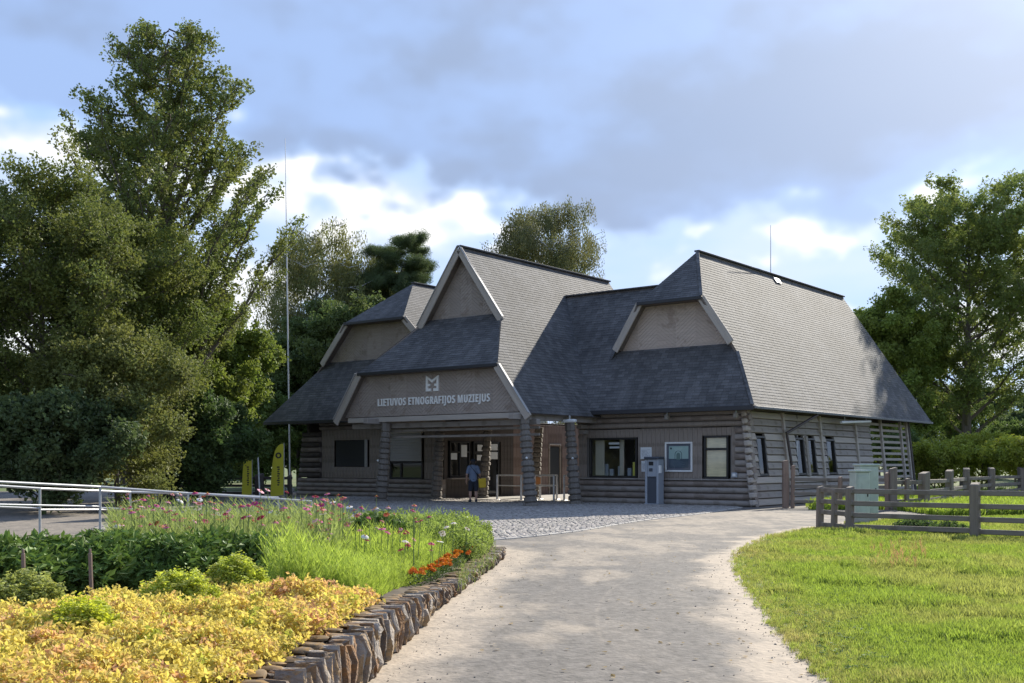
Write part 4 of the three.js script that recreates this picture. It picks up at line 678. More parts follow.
function buildTree(t, o) {
  // o: H height, R crown radius, clear share of bare trunk, rise of limbs, limbs, n clusters, size of a cluster, geo, mat, bark, env(t) crown outline, droop
  const r = rngOf(o.seed), H = o.H, sk = [], trunk = [], wob = V(gauss(r), 0, gauss(r)).multiplyScalar(0.035 * H), nT = 8;
  const axis = (q) => V(wob.x * Math.sin(q * 2.4) + (o.lean?.[0] ?? 0) * q, q * H, wob.z * Math.sin(q * 2.9 + 1) + (o.lean?.[1] ?? 0) * q);
  for (let i = 0; i <= nT; i++) trunk.push(axis(i / nT * 0.86));
  part('trunk', limbGeo(trunk, o.tr ?? H * 0.017, 0.02, 8), o.bark ?? M.bark, t);
  const geos = [], env = o.env ?? ((q) => Math.sqrt(Math.max(0, 1 - Math.pow(Math.abs(2 * q - 0.85) / 1.15, 2.2))));
  const limbs = o.limbs ?? 30;
  for (let i = 0; i < limbs; i++) {
    const q = (i + r()) / limbs, h = lerp(o.clear ?? 0.15, 0.93, Math.pow(q, 0.9)), az = i * 2.39996 + r() * 0.9, a = axis(h), out = o.R * env((h - (o.clear ?? 0.15)) / (1 - (o.clear ?? 0.15))) * (0.62 + 0.5 * r()), rise = (o.rise ?? 0.5) * (0.6 + 0.8 * r()), dir = V(Math.cos(az), 0, Math.sin(az)), pts = [a];
    for (let k = 1; k <= 4; k++) { const u = k / 4; pts.push(a.clone().addScaledVector(dir, out * u).add(V(gauss(r) * out * 0.05, out * (rise * u - (o.droop ?? 0) * u * u), gauss(r) * out * 0.05))); }
    const ceil_ = H * (1 - (o.point ?? 0.22) * Math.pow(out / o.R, o.point ? 1 : 1.6)) * (0.88 + 0.17 * r()); if (pts[4].y > ceil_) pts.forEach((p, k) => { p.y -= (pts[4].y - ceil_) * k / 4; if (p.y < a.y - out * 0.2) p.y = a.y - out * 0.2; });
    geos.push(limbGeo(pts, Math.max(0.03, H * 0.006 * (1.2 - h)), 0.012, 5)); const w = Math.max(out, 0.6);
    for (let k = 1; k < 4; k++) sk.push([pts[k], pts[k + 1], w * 0.35, k]);
    const nb = o.twigs ?? 5;
    for (let k = 0; k < nb; k++) {
      const u = 0.28 + 0.72 * (k + r()) / nb, f = u * 4, j = Math.min(3, Math.floor(f)), p = pts[j].clone().lerp(pts[j + 1], f - j), s = (k % 2 ? 1 : -1) * (0.5 + 0.7 * r()), len = out * (0.22 + 0.3 * r()) * (1.15 - 0.5 * u);
      const d = dir.clone().applyAxisAngle(V(0, 1, 0), s).add(V(0, (o.rise ?? 0.5) * 0.8 + gauss(r) * 0.35 - (o.droop ?? 0), 0)).normalize(), e = p.clone().addScaledVector(d, len), m = p.clone().lerp(e, 0.5).add(V(0, (o.droop ?? 0) * -0.1 * len + 0.06 * len, 0));
      geos.push(limbGeo([p, m, e], 0.028, 0.008, 4)); sk.push([p, m, len, 1], [m, e, len * 1.4, 2]);
    }
  }
  part('branches', mergeGeometries(geos), o.bark ?? M.bark, t);
  const tot = sk.reduce((a, q) => a + q[2], 0), list = [], cols = [], qn = new THREE.Quaternion(), eu = new THREE.Euler(), size = o.size;
  for (const [a, b, w] of sk) {
    let n = w / tot * o.n; n = Math.floor(n) + (r() < n % 1 ? 1 : 0); const tint = 0.82 + 0.36 * r(), warm = r();
    for (let i = 0; i < n; i++) {
      const p = a.clone().lerp(b, r()).add(V(gauss(r), gauss(r) * (o.flat ?? 0.8), gauss(r)).multiplyScalar(o.spread ?? 0.55)); if (o.hangs) p.y -= r() * o.hangs;
      if (p.y < 0.15) p.y = 0.15 + r() * 0.6;
      const s = size * (0.7 + 0.6 * r()); qn.setFromEuler(eu.set(o.hangs ? gauss(r) * 0.15 : r() * 6.28, r() * 6.28, o.hangs ? gauss(r) * 0.15 : r() * 6.28)); list.push(new THREE.Matrix4().compose(p, qn, V(s, s * (o.tall ?? 1), s)));
      const k = 2.25 * tint * (0.85 + 0.3 * r()), c = o.col; cols.push(rgb(c[0] * k * (1 + 0.45 * warm * (o.warm ?? 0.5)), c[1] * k * (1 + 0.12 * warm * (o.warm ?? 0.5)), c[2] * k));
    }
  }
  const m = instances('crown', o.geo, o.mat, list, t, cols); return t;
}
const leafWhite = leafMat(1, 1, 1, 0.5, 0.8);
const CL = { broad: leafCluster(12, 0.3, 0.21, 1), fine: leafCluster(12, 0.27, 0.19, 2), big: leafCluster(14, 0.32, 0.22, 3), needle: leafCluster(60, 0.4, 0.03, 4, { hang: -0.3 }), birch: leafCluster(16, 0.2, 0.14, 5, { tall: 1 }), airy: leafCluster(9, 0.34, 0.25, 6) };
const tree = (name, label, cat, px, d, o, group) => buildTree(thing(name, label, cat, [gx(px, d), 0, -d], 0, group), { mat: leafWhite, ...o });
const upright = (q) => Math.sqrt(Math.max(0.02, 1 - Math.pow(clamp(q), 1.3))) * (0.75 + 0.25 * smooth(0, 0.25, q));
// left: the tall airy poplar and the dense crowns below it
tree('poplar_tree', 'tall airy poplar with upright branches rising above the left trees', 'tree', 166, 46, { seed: 11, H: 21.4, R: 5.6, clear: 0.12, rise: 1.5, point: 0.42, limbs: 92, twigs: 6, n: 8200, size: 0.38, spread: 0.27, geo: CL.airy, col: [0.074, 0.096, 0.024], env: (q) => Math.pow(1 - q, 0.6) * 0.98 + 0.08, warm: 0.6 });
tree('linden_tree', 'broad dense olive green linden at the left edge behind the handrail', 'tree', 42, 38, { seed: 12, H: 12.0, R: 4.6, clear: 0.06, rise: 0.85, limbs: 50, n: 8800, size: 0.46, spread: 0.42, geo: CL.fine, col: [0.074, 0.092, 0.022], warm: 0.45 });
tree('maple_tree', 'rounded green tree between the linden and the poplar', 'tree', 128, 42, { seed: 13, H: 11.2, R: 3.6, clear: 0.05, rise: 0.85, limbs: 40, n: 6800, size: 0.46, spread: 0.42, geo: CL.fine, col: [0.074, 0.098, 0.022], warm: 0.6 });
tree('hazel_tree', 'bushy bright green hazel growing low left of the banners', 'tree', 205, 52, { seed: 14, H: 9.0, R: 3.3, clear: 0.03, rise: 0.75, limbs: 36, n: 7500, size: 0.55, spread: 0.5, geo: CL.broad, col: [0.085, 0.118, 0.022], warm: 0.5 });
tree('willow_bush', 'silvery green bush in front of the linden at the left', 'bush', 118, 37, { seed: 15, H: 6.3, R: 2.7, clear: 0.02, rise: 0.6, limbs: 26, n: 4500, size: 0.46, spread: 0.45, geo: CL.fine, col: [0.085, 0.098, 0.026], warm: 0.3 });
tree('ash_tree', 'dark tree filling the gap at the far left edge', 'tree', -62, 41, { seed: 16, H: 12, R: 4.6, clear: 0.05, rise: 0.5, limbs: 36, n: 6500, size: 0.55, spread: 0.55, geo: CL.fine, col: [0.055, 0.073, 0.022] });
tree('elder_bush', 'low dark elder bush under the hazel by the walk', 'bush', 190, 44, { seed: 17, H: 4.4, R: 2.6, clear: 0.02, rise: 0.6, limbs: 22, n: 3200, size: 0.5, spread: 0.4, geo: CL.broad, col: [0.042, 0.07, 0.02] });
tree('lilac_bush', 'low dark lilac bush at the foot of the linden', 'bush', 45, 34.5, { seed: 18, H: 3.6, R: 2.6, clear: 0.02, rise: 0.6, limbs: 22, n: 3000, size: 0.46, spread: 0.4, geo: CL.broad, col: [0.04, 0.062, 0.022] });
tree('dogwood_bush', 'bright low bush just left of the left wing corner', 'bush', 250, 66, { seed: 19, H: 6.0, R: 3.0, clear: 0.02, rise: 0.6, limbs: 22, n: 3600, size: 0.55, spread: 0.5, geo: CL.broad, col: [0.07, 0.105, 0.024] });
// behind the building
const birch = { clear: 0.12, rise: 0.95, droop: 0.5, limbs: 64, twigs: 6, size: 0.46, tall: 2.6, hangs: 1.5, spread: 0.42, env: (q) => Math.sqrt(Math.max(0, 1 - Math.pow(Math.abs(2 * q - 0.9) / 1.12, 2.6))), geo: CL.birch, bark: M.birchBark, warm: 0.7, col: [0.085, 0.098, 0.034] };
tree('birch_tree', 'weeping birch standing behind the porch roof', 'tree', 545, 84, { ...birch, seed: 21, H: 22.8, R: 5.0, n: 6600, col: [0.075, 0.085, 0.035] }, 'weeping birches behind the museum');
tree('birch_tree', 'pale weeping birch nearest the flag pole', 'tree', 322, 76, { ...birch, seed: 22, H: 18.8, R: 4.0, n: 4400 }, 'weeping birches behind the museum');
tree('birch_tree', 'weeping birch partly hidden behind the pine', 'tree', 372, 80, { ...birch, seed: 23, H: 17.8, R: 3.6, n: 3800 }, 'weeping birches behind the museum');
tree('pine_tree', 'dark pine above the left wing roof', 'tree', 404, 77, { seed: 24, H: 18.6, R: 3.6, clear: 0.3, rise: 0.3, limbs: 46, twigs: 6, n: 5200, size: 0.62, spread: 0.36, flat: 0.5, geo: CL.needle, col: [0.05, 0.07, 0.026], warm: 0.1 });
tree('alder_tree', 'dark leafy alder low behind the left wing', 'tree', 345, 68, { seed: 25, H: 12.2, R: 3.8, clear: 0.05, rise: 0.5, limbs: 34, n: 5200, size: 0.6, spread: 0.5, geo: CL.broad, col: [0.055, 0.08, 0.024] });
tree('alder_tree', 'dark leafy alder right of the flag pole foot', 'tree', 300, 72, { seed: 26, H: 11, R: 3.4, clear: 0.05, rise: 0.5, limbs: 30, n: 4200, size: 0.6, spread: 0.5, geo: CL.broad, col: [0.06, 0.088, 0.024] });
// right
tree('ash_tree', 'large spreading ash with ascending branches at the right edge', 'tree', 966, 76, { seed: 31, H: 21.4, R: 7.2, clear: 0.13, rise: 0.8, limbs: 70, twigs: 7, n: 15500, size: 0.46, spread: 0.5, geo: CL.airy, col: [0.092, 0.122, 0.032], warm: 0.5, tr: 0.42, env: (q) => Math.sqrt(Math.max(0, 1 - Math.pow(Math.abs(2 * q - 0.75) / 1.28, 2))) });
tree('maple_tree', 'lighter green maple beside the far corner of the museum roof', 'tree', 893, 74, { seed: 32, H: 13.6, R: 3.5, clear: 0.05, rise: 0.7, limbs: 34, n: 5600, size: 0.6, spread: 0.5, geo: CL.broad, col: [0.10, 0.135, 0.026], warm: 0.5 });
tree('aspen_tree', 'small distant tree just over the museum roof end', 'tree', 862, 96, { seed: 33, H: 15.6, R: 2.6, clear: 0.2, rise: 0.9, limbs: 26, n: 2600, size: 0.6, spread: 0.45, geo: CL.airy, col: [0.075, 0.105, 0.04] });
tree('oak_tree', 'tree beyond the right edge behind the large ash', 'tree', 1125, 78, { seed: 34, H: 17, R: 5.5, clear: 0.06, rise: 0.6, limbs: 36, n: 6500, size: 0.65, spread: 0.6, geo: CL.broad, col: [0.066, 0.092, 0.024] });
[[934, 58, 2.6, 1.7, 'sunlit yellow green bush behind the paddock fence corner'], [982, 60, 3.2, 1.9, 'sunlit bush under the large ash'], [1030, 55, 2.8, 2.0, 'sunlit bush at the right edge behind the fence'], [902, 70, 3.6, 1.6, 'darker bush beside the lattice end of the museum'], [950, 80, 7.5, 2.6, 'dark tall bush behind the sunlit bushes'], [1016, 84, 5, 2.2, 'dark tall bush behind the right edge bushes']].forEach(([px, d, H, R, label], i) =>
  tree('garden_bush', label, 'bush', px, d, { seed: 41 + i, H, R, clear: 0.02, rise: 1.0, limbs: 22, n: 1200, size: 0.5, spread: 0.3, geo: CL.broad, col: i < 3 ? [0.14, 0.17, 0.025] : [0.055, 0.085, 0.025] }, 'bushes behind the paddock fence'));  // first three bushes: sun on the leaves is put into a brighter colour
// a far belt of trees closing the horizon
{
  const proto = tree('woodland_tree', 'far woodland tree in the belt along the horizon', 'tree', 1130, 120, { seed: 51, H: 15, R: 5.5, clear: 0.03, rise: 0.5, limbs: 34, n: 3400, size: 0.95, spread: 0.7, geo: CL.broad, col: [0.05, 0.075, 0.028] }, 'far woodland trees');
  const r = rngOf(52);
  for (const [px, d] of [[-120, 70], [-60, 95], [0, 80], [60, 98], [120, 84], [180, 104], [240, 92], [290, 110], [880, 128], [930, 112], [985, 118], [1035, 108], [1090, 100]]) { const c = proto.clone(); c.name = numbered('woodland_tree'); c.position.set(gx(px, d), 0, -d); c.rotation.y = r() * 6.28; const s = 0.62 + 0.3 * r(); c.scale.set(s, s * 0.85, s); scene.add(c); }
}

// ------------------------------------------------------------------ the flower bed and its dry stone wall
const wallTop = (z) => lerp(0.42, 0.16, smooth(-8.6, -14.2, z)), soilY = (z) => wallTop(z) - 0.07;
const wallIn = wallPts.map(([x, z], i) => { const [ax, az] = wallPts[Math.max(0, i - 1)], [bx, bz] = wallPts[Math.min(wallPts.length - 1, i + 1)], l = Math.hypot(bx - ax, bz - az); return [x + (bz - az) / l * 0.2, z - (bx - ax) / l * 0.2]; });
const bedRing = [...wallIn, [-8.6, -20], [-9.2, -14], [-8.5, -8], [-7.5, -3.5]];
{
  const solid = new THREE.ExtrudeGeometry(new THREE.Shape(bedRing.map(([x, z]) => new THREE.Vector2(x, -z))), { depth: 0.36, bevelEnabled: false }); solid.rotateX(-Math.PI / 2); { const p = solid.attributes.position; for (let i = 0; i < p.count; i++) if (p.getY(i) > 0.1) p.setY(i, soilY(p.getZ(i))); solid.computeVertexNormals(); }
  structure('flower_bed_soil', uvBox(solid), M.soil, 'dark soil of the raised flower bed');
  const wall = thing('stone_wall', 'low dry stone wall of upright slabs edging the flower bed', 'wall', [0, 0, 0]);
  const variant = (sx, sy, sz, seed) => { const r = rngOf(seed), g = new THREE.BoxGeometry(1, 1, 1, 2, 3, 1), p = g.attributes.position, memo = new Map(); for (let i = 0; i < p.count; i++) { const key = [p.getX(i), p.getY(i), p.getZ(i)].map((q) => q.toFixed(2)).join(); if (!memo.has(key)) { const edge = (Math.abs(p.getX(i)) > 0.4 ? 1 : 0) + (Math.abs(p.getY(i)) > 0.4 ? 1 : 0) + (Math.abs(p.getZ(i)) > 0.4 ? 1 : 0), top = Math.abs(p.getY(i)) > 0.4, k = edge > 2 ? (top ? 0.66 : 0.84) : edge > 1 ? (top ? 0.8 : 0.93) : 1.06; memo.set(key, [p.getX(i) * k + (r() - 0.5) * 0.16, p.getY(i) * (edge > 2 ? 0.95 : 1) + (r() - 0.5) * 0.08, p.getZ(i) * k + (r() - 0.5) * 0.18]); } p.setXYZ(i, ...memo.get(key)); } g.scale(sx, sy, sz); return toCreasedNormals(uvBox(g), 1.1); };
  const upr = [...Array(8)].map((_, i) => variant(0.115 + 0.012 * (i % 4), 0.44, 0.2, 300 + i)), cap = [...Array(6)].map((_, i) => variant(0.19, 0.045, 0.22, 320 + i)), low = [...Array(5)].map((_, i) => variant(0.16, 0.2, 0.2, 340 + i));
  const r = rngOf(77), curve = new THREE.CatmullRomCurve3(wallLine.map(([x, z]) => V(x, 0, z))), total = curve.getLength();
  let s = 1.2; let n = 0;
  while (s < total - 5.2 && n < 270) {
    const t = s / total, p = curve.getPointAt(t), tg = curve.getTangentAt(t), ang = Math.atan2(tg.x, tg.z) - Math.PI / 2, h = wallTop(p.z) - 0.03, w = 0.04 + 0.05 * r() * r() + 0.012 * r();
    const stone = (geo, mat, y, sy, off, nm) => { const m = part(nm, geo, mat, wall); m.position.set(p.x + (r() - 0.5) * 0.05 + off * tg.z, y, p.z - off * tg.x); m.rotation.set((r() - 0.5) * 0.12, ang + (r() - 0.5) * 0.3, (r() - 0.5) * 0.26); m.scale.set(w / 0.12, sy, 0.8 + 0.5 * r()); return m; };
    if (r() < 0.8) stone(upr[Math.floor(r() * 8)], M.stone[Math.floor(r() * 5)], h / 2 - 0.005, h / 0.44 * (0.8 + 0.26 * r()), 0.04 + 0.05 * r(), 'stone');
    else { const k = 0.3 + 0.42 * r(); stone(low[Math.floor(r() * 5)], M.stone[Math.floor(r() * 5)], h * k / 2, h * k / 0.2, 0.04 + 0.05 * r(), 'stone'); stone(low[Math.floor(r() * 5)], M.stone[Math.floor(r() * 5)], h * (k + 1) / 2, h * (1 - k) / 0.21, 0.04 + 0.05 * r(), 'stone'); }
    s += w * 0.95; n++;
  }
  s = 1.2; while (s < total - 5.2) { const p = curve.getPointAt(s / total), tg = curve.getTangentAt(s / total), m = part('cap_stone', cap[Math.floor(r() * 6)], M.capStone[Math.floor(r() * 3)], wall), k = 0.85 + 0.5 * r(); m.position.set(p.x + 0.2 * tg.z + (r() - 0.5) * 0.1, wallTop(p.z) - 0.05 + (r() - 0.5) * 0.03, p.z - 0.15 * tg.x); m.rotation.set((r() - 0.5) * 0.12, Math.atan2(tg.x, tg.z) - Math.PI / 2 + (r() - 0.5) * 0.9, (r() - 0.5) * 0.2); m.scale.set(k * 0.55, 0.6 + 0.5 * r(), 0.5 + 0.4 * r()); s += 0.16 * k; }
}
const wallX = (z) => { let b = wallPts[0]; for (const p of wallPts) if (Math.abs(p[1] - z) < Math.abs(b[1] - z) && p[0] > -1.6) b = p; return b[0]; };
function scatter(name, label, cat, geo, mat, n, seed, place, colour) {   // place(r) -> [x, y, z, size, tilt, tall] or null
  const r = rngOf(seed), list = [], cols = [], q = new THREE.Quaternion(), e = new THREE.Euler();
  for (let i = 0; i < n; i++) { const p = place(r); if (!p) continue; const [x, y, z, s, tilt = 0.3, tall = 1] = p; q.setFromEuler(e.set((r() - 0.5) * 2 * tilt, r() * 6.28, (r() - 0.5) * 2 * tilt)); list.push(new THREE.Matrix4().compose(V(x, y, z), q, V(s, s * tall, s))); cols.push(colour(r, x, z)); }
  return tag(instances(numbered(name), geo, mat, list, scene, cols), label, cat);
}
const leafLit = leafMat(1, 1, 1, 0.55, 0.95);
// low golden ground cover in the foreground
const coverTop = (x, z) => soilY(z) + 0.15 + 0.26 * (fbm(x * 1.7 + 9, z * 1.7, 3, 91) - 0.3) + 0.16 * (fbm(x * 5, z * 5, 3, 92) - 0.5);
const coverBack = (x) => -8.4 - 1.6 * smooth(-4.6, -1.6, x) + 0.35 * Math.sin(x * 3.1);
scatter('golden_ground_cover', 'golden yellow and orange leafy ground cover in the foreground bed', 'ground cover', leafCluster(18, 0.30, 0.19, 61), leafLit, 21000, 61, (r) => {
  const z = -3.2 - 7.6 * Math.pow(r(), 0.8), x = -0.62 * -z * 1.05 + r() * (0.62 * -z * 1.05), wx = wallX(z) - 0.22; if (x > wx || x < -7 || z < coverBack(x)) return null;
  return [x, coverTop(x, z) * (1 - 0.12 * smooth(0.35, 0, wx - x)) - r() * r() * 0.22, z, 0.075 + 0.075 * r(), 0.7];
}, (r, x, z) => { const m = fbm(x * 2.2 + 5, z * 2.2, 3, 95), t = r() * 0.6 + m * 0.6, k = 0.8 + 0.4 * r(); if (t > 0.88) return rgb(0.62 * k, 0.37 * k, 0.19 * k); if (t > 0.74) return rgb(0.68 * k, 0.47 * k, 0.16 * k); if (t > 0.3) return rgb(0.68 * k, 0.57 * k, 0.13 * k); return rgb(0.48 * k, 0.50 * k, 0.08 * k); });
// yellow green stonecrop cushions
const cushionHead = leafCluster(34, 0.3, 0.24, 63), cushionHeadMat = leafMat(0.50, 0.52, 0.10, 0.4, 0.95);
function cushion(px, d, rad, h, label, col, cl) {
  const X = gx(px, d), t = thing('stonecrop_plant', label, 'plant', [X, soilY(-d), -d], 0, 'yellow green stonecrops'), r = rngOf(Math.round(px * 7 + d)), list = [], cols = [], stems = [], q = new THREE.Quaternion(), e = new THREE.Euler();
  for (let i = 0; i < 560 * rad / 0.25; i++) { const a = r() * 6.28, u = Math.sqrt(r()), y = h * Math.sqrt(Math.max(0, 1 - u * u * 0.75)) * (1 - 0.45 * r() * r()); q.setFromEuler(e.set(gauss(r) * 0.4, r() * 6.28, gauss(r) * 0.4)); list.push(new THREE.Matrix4().compose(V(Math.cos(a) * u * rad * (1 + 0.16 * Math.sin(a * 5 + px)), y + gauss(r) * 0.05 + 0.05 * Math.sin(a * 4 + u * 9), Math.sin(a) * u * rad), q, V(0.08 + 0.05 * r(), 0.1, 0.08 + 0.05 * r()))); const k = 0.75 + 0.5 * r(); cols.push(rgb(col[0] * k, col[1] * k, col[2] * k)); }
  for (let i = 0; i < 26; i++) { const a = r() * 6.28, u = 0.75 * Math.sqrt(r()); stems.push(tubeGeo(V(Math.cos(a) * u * rad * 0.5, 0, Math.sin(a) * u * rad * 0.5), V(Math.cos(a) * u * rad, h * 0.9, Math.sin(a) * u * rad), 0.004, 0.003, 4)); }
  part('stems', mergeGeometries(stems), std({ color: rgb(0.12, 0.17, 0.04) }), t, 'stuff'); instances('leaves', CL.broad, leafLit, list, t, cols);
  for (let i = 0; i < 13; i++) { const a = r() * 6.28, u = 0.85 * Math.sqrt(r()), m = part('flower_head', cushionHead, cushionHeadMat, t); m.position.set(Math.cos(a) * u * rad, h * Math.sqrt(1 - u * u * 0.6) + 0.03 + 0.03 * r(), Math.sin(a) * u * rad); m.scale.set(0.075 + 0.03 * r(), 0.03, 0.075 + 0.03 * r()); m.rotation.set(gauss(r) * 0.2, r() * 6, gauss(r) * 0.2); }
}
cushion(80, 6.9, 0.25, 0.33, 'bright yellow green stonecrop cushion lowest at the left foreground', [0.52, 0.56, 0.05]); cushion(180, 8.6, 0.27, 0.34, 'yellow green stonecrop between the golden cover and the dark shrubs', [0.48, 0.53, 0.06]); cushion(236, 9.6, 0.24, 0.4, 'yellow green stonecrop farthest right beside the dark shrubs', [0.46, 0.52, 0.06]); cushion(28, 8.2, 0.22, 0.38, 'pale stonecrop with flat heads at the left edge', [0.36, 0.40, 0.10]); cushion(-10, 8.0, 0.26, 0.36, 'stonecrop cut by the left frame edge', [0.36, 0.40, 0.09]);
// dark green peony shrubs
const peonyLeaf = leafCluster(16, 0.42, 0.16, 66, { hang: 0.1 });
[[-22, 10.4, 0.62, 0.60, 'dark peony shrub cut by the left frame edge'], [46, 10.8, 0.62, 0.58, 'dark green peony shrub at the left behind the pale stonecrop'], [108, 11.3, 0.56, 0.62, 'dark green peony shrub second from the left'], [165, 11.4, 0.55, 0.58, 'dark green peony shrub in the middle of the row'], [222, 12.0, 0.66, 0.66, 'large dark green peony shrub at the right end of the row'], [140, 12.6, 0.6, 0.62, 'dark green peony shrub in the back row'], [262, 12.8, 0.5, 0.6, 'small dark green peony beside the feathery foliage'], [375, 16.5, 0.42, 0.72, 'small dark rose bush among the feathery foliage']].forEach(([px, d, rad, h, label], i) => {
  const t = thing('peony_shrub', label, 'shrub', [gx(px, d), soilY(-d), -d], 0, 'dark peony shrubs'), r = rngOf(500 + i), list = [], cols = [], q = new THREE.Quaternion(), e = new THREE.Euler(), st = []; h *= 0.9;
  for (let k = 0; k < 430; k++) { const a = r() * 6.28, u = Math.sqrt(r()), y = h * (0.25 + 0.75 * Math.sqrt(Math.max(0, 1 - u * u * 0.8))) * (1 - 0.7 * r() * r()) + 0.07 * Math.sin(a * 3 + i * 2) + gauss(r) * 0.05; q.setFromEuler(e.set(gauss(r) * 0.9, r() * 6.28, gauss(r) * 0.6)); list.push(new THREE.Matrix4().compose(V(Math.cos(a) * u * rad * (1 + 0.2 * Math.sin(a * 4 + i)), Math.max(0.02, y), Math.sin(a) * u * rad), q, V(0.25, 0.22, 0.25))); const m = 0.7 + 0.7 * r(); cols.push(rgb(0.14 * m, 0.22 * m, 0.045 * m)); }
  for (let k = 0; k < 16; k++) { const a = r() * 6.28, u = rad * 0.8 * r(); st.push(tubeGeo(V(Math.cos(a) * u * 0.3, 0, Math.sin(a) * u * 0.3), V(Math.cos(a) * u, h * 0.85, Math.sin(a) * u), 0.007, 0.004, 5)); }
  part('stems', mergeGeometries(st), std({ color: rgb(0.10, 0.09, 0.04) }), t, 'stuff'); instances('foliage', peonyLeaf, leafMat(1, 1, 1, 0.4, 0.7), list, t, cols);
});
// feathery light green foliage in the middle of the bed
function sprig(n, seed, h = 1) { const r = rngOf(seed), P = []; const blade = (a, b, w) => { const s = b.clone().sub(a).cross(V(r() - 0.5, r() - 0.5, r() - 0.5)).normalize().multiplyScalar(w); for (const v of [a.clone().sub(s), a.clone().add(s), b]) P.push(v.x, v.y, v.z); }; const top = V(gauss(r) * 0.12, h, gauss(r) * 0.12); blade(V(0, 0, 0), top, 0.008); for (let i = 0; i < n; i++) { const t = 0.12 + 0.88 * r(), p = top.clone().multiplyScalar(t), a = r() * 6.28, l = 0.15 * (1.15 - 0.6 * t); blade(p, p.clone().add(V(Math.cos(a) * l, l * (1.0 + 0.9 * r()), Math.sin(a) * l)), 0.0085); } const g = new THREE.BufferGeometry(); g.setAttribute('position', new THREE.Float32BufferAttribute(P, 3)); g.computeVertexNormals(); return g; }
scatter('feathery_foliage', 'feathery light green cosmos foliage filling the middle of the bed', 'foliage', sprig(34, 68), leafLit, 6500, 68, (r) => {
  const z = -10.2 - 9.6 * r(), wx = wallX(z) - 0.46, lo = gx(lerp(262, 300, smooth(-11, -15, z)), -z), x = lo + (wx - lo) * Math.sqrt(r()); if (x > wx) return null;
  const edge = smooth(0, 0.7, wx - x); return [x, soilY(z) - 0.03, z, (0.32 + 0.22 * edge) * (0.55 + 0.75 * fbm(x * 1.6, z * 1.6, 3, 103)) * (0.7 + 0.6 * r()), 0.24];
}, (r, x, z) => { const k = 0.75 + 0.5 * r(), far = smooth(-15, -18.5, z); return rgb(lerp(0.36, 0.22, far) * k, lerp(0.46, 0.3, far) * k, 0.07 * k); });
scatter('bed_edge_bush', 'bushy green growth with small white flowers at the far end of the bed', 'foliage', CL.fine, leafLit, 2600, 69, (r) => { const z = -16.6 - 4.2 * r(), wx = wallX(Math.max(z, -19.6)) - 0.2, x = wx - 2.2 * Math.pow(r(), 1.3); const h = 0.56 - 0.26 * smooth(0.5, 0, wx - x); return [x, soilY(z) + (h + 0.2 * (fbm(x * 2, z * 2, 2, 104) - 0.4)) * Math.pow(r(), 0.6), z, 0.15 + 0.08 * r(), 1]; }, (r) => { const k = 0.7 + 0.6 * r(); return rgb(0.22 * k, 0.29 * k, 0.06 * k); });
scatter('back_bed_foliage', 'mixed low stems and leaves at the back of the bed', 'foliage', sprig(12, 70), leafLit, 3600, 70, (r) => { const z = -12.6 - 7 * r(), x = gx(lerp(112, 345, r()), -z); return [x, soilY(z) - 0.03, z, 0.5 + 0.5 * r(), 0.14]; }, (r) => { const k = 0.7 + 0.6 * r(); return rgb(0.26 * k, 0.32 * k, 0.09 * k); });
scatter('wall_weeds', 'thin grass weeds growing out of the stone wall', 'weeds', sprig(14, 72), leafLit, 70, 72, (r) => { const z = -13.2 - 3.4 * r(), p = wallX(z); return [p + 0.06 + 0.1 * r(), 0.02 + 0.12 * r(), z, 0.2 + 0.2 * r(), 0.5]; }, (r) => { const k = 0.7 + 0.6 * r(); return rgb(0.2 * k, 0.25 * k, 0.06 * k); });
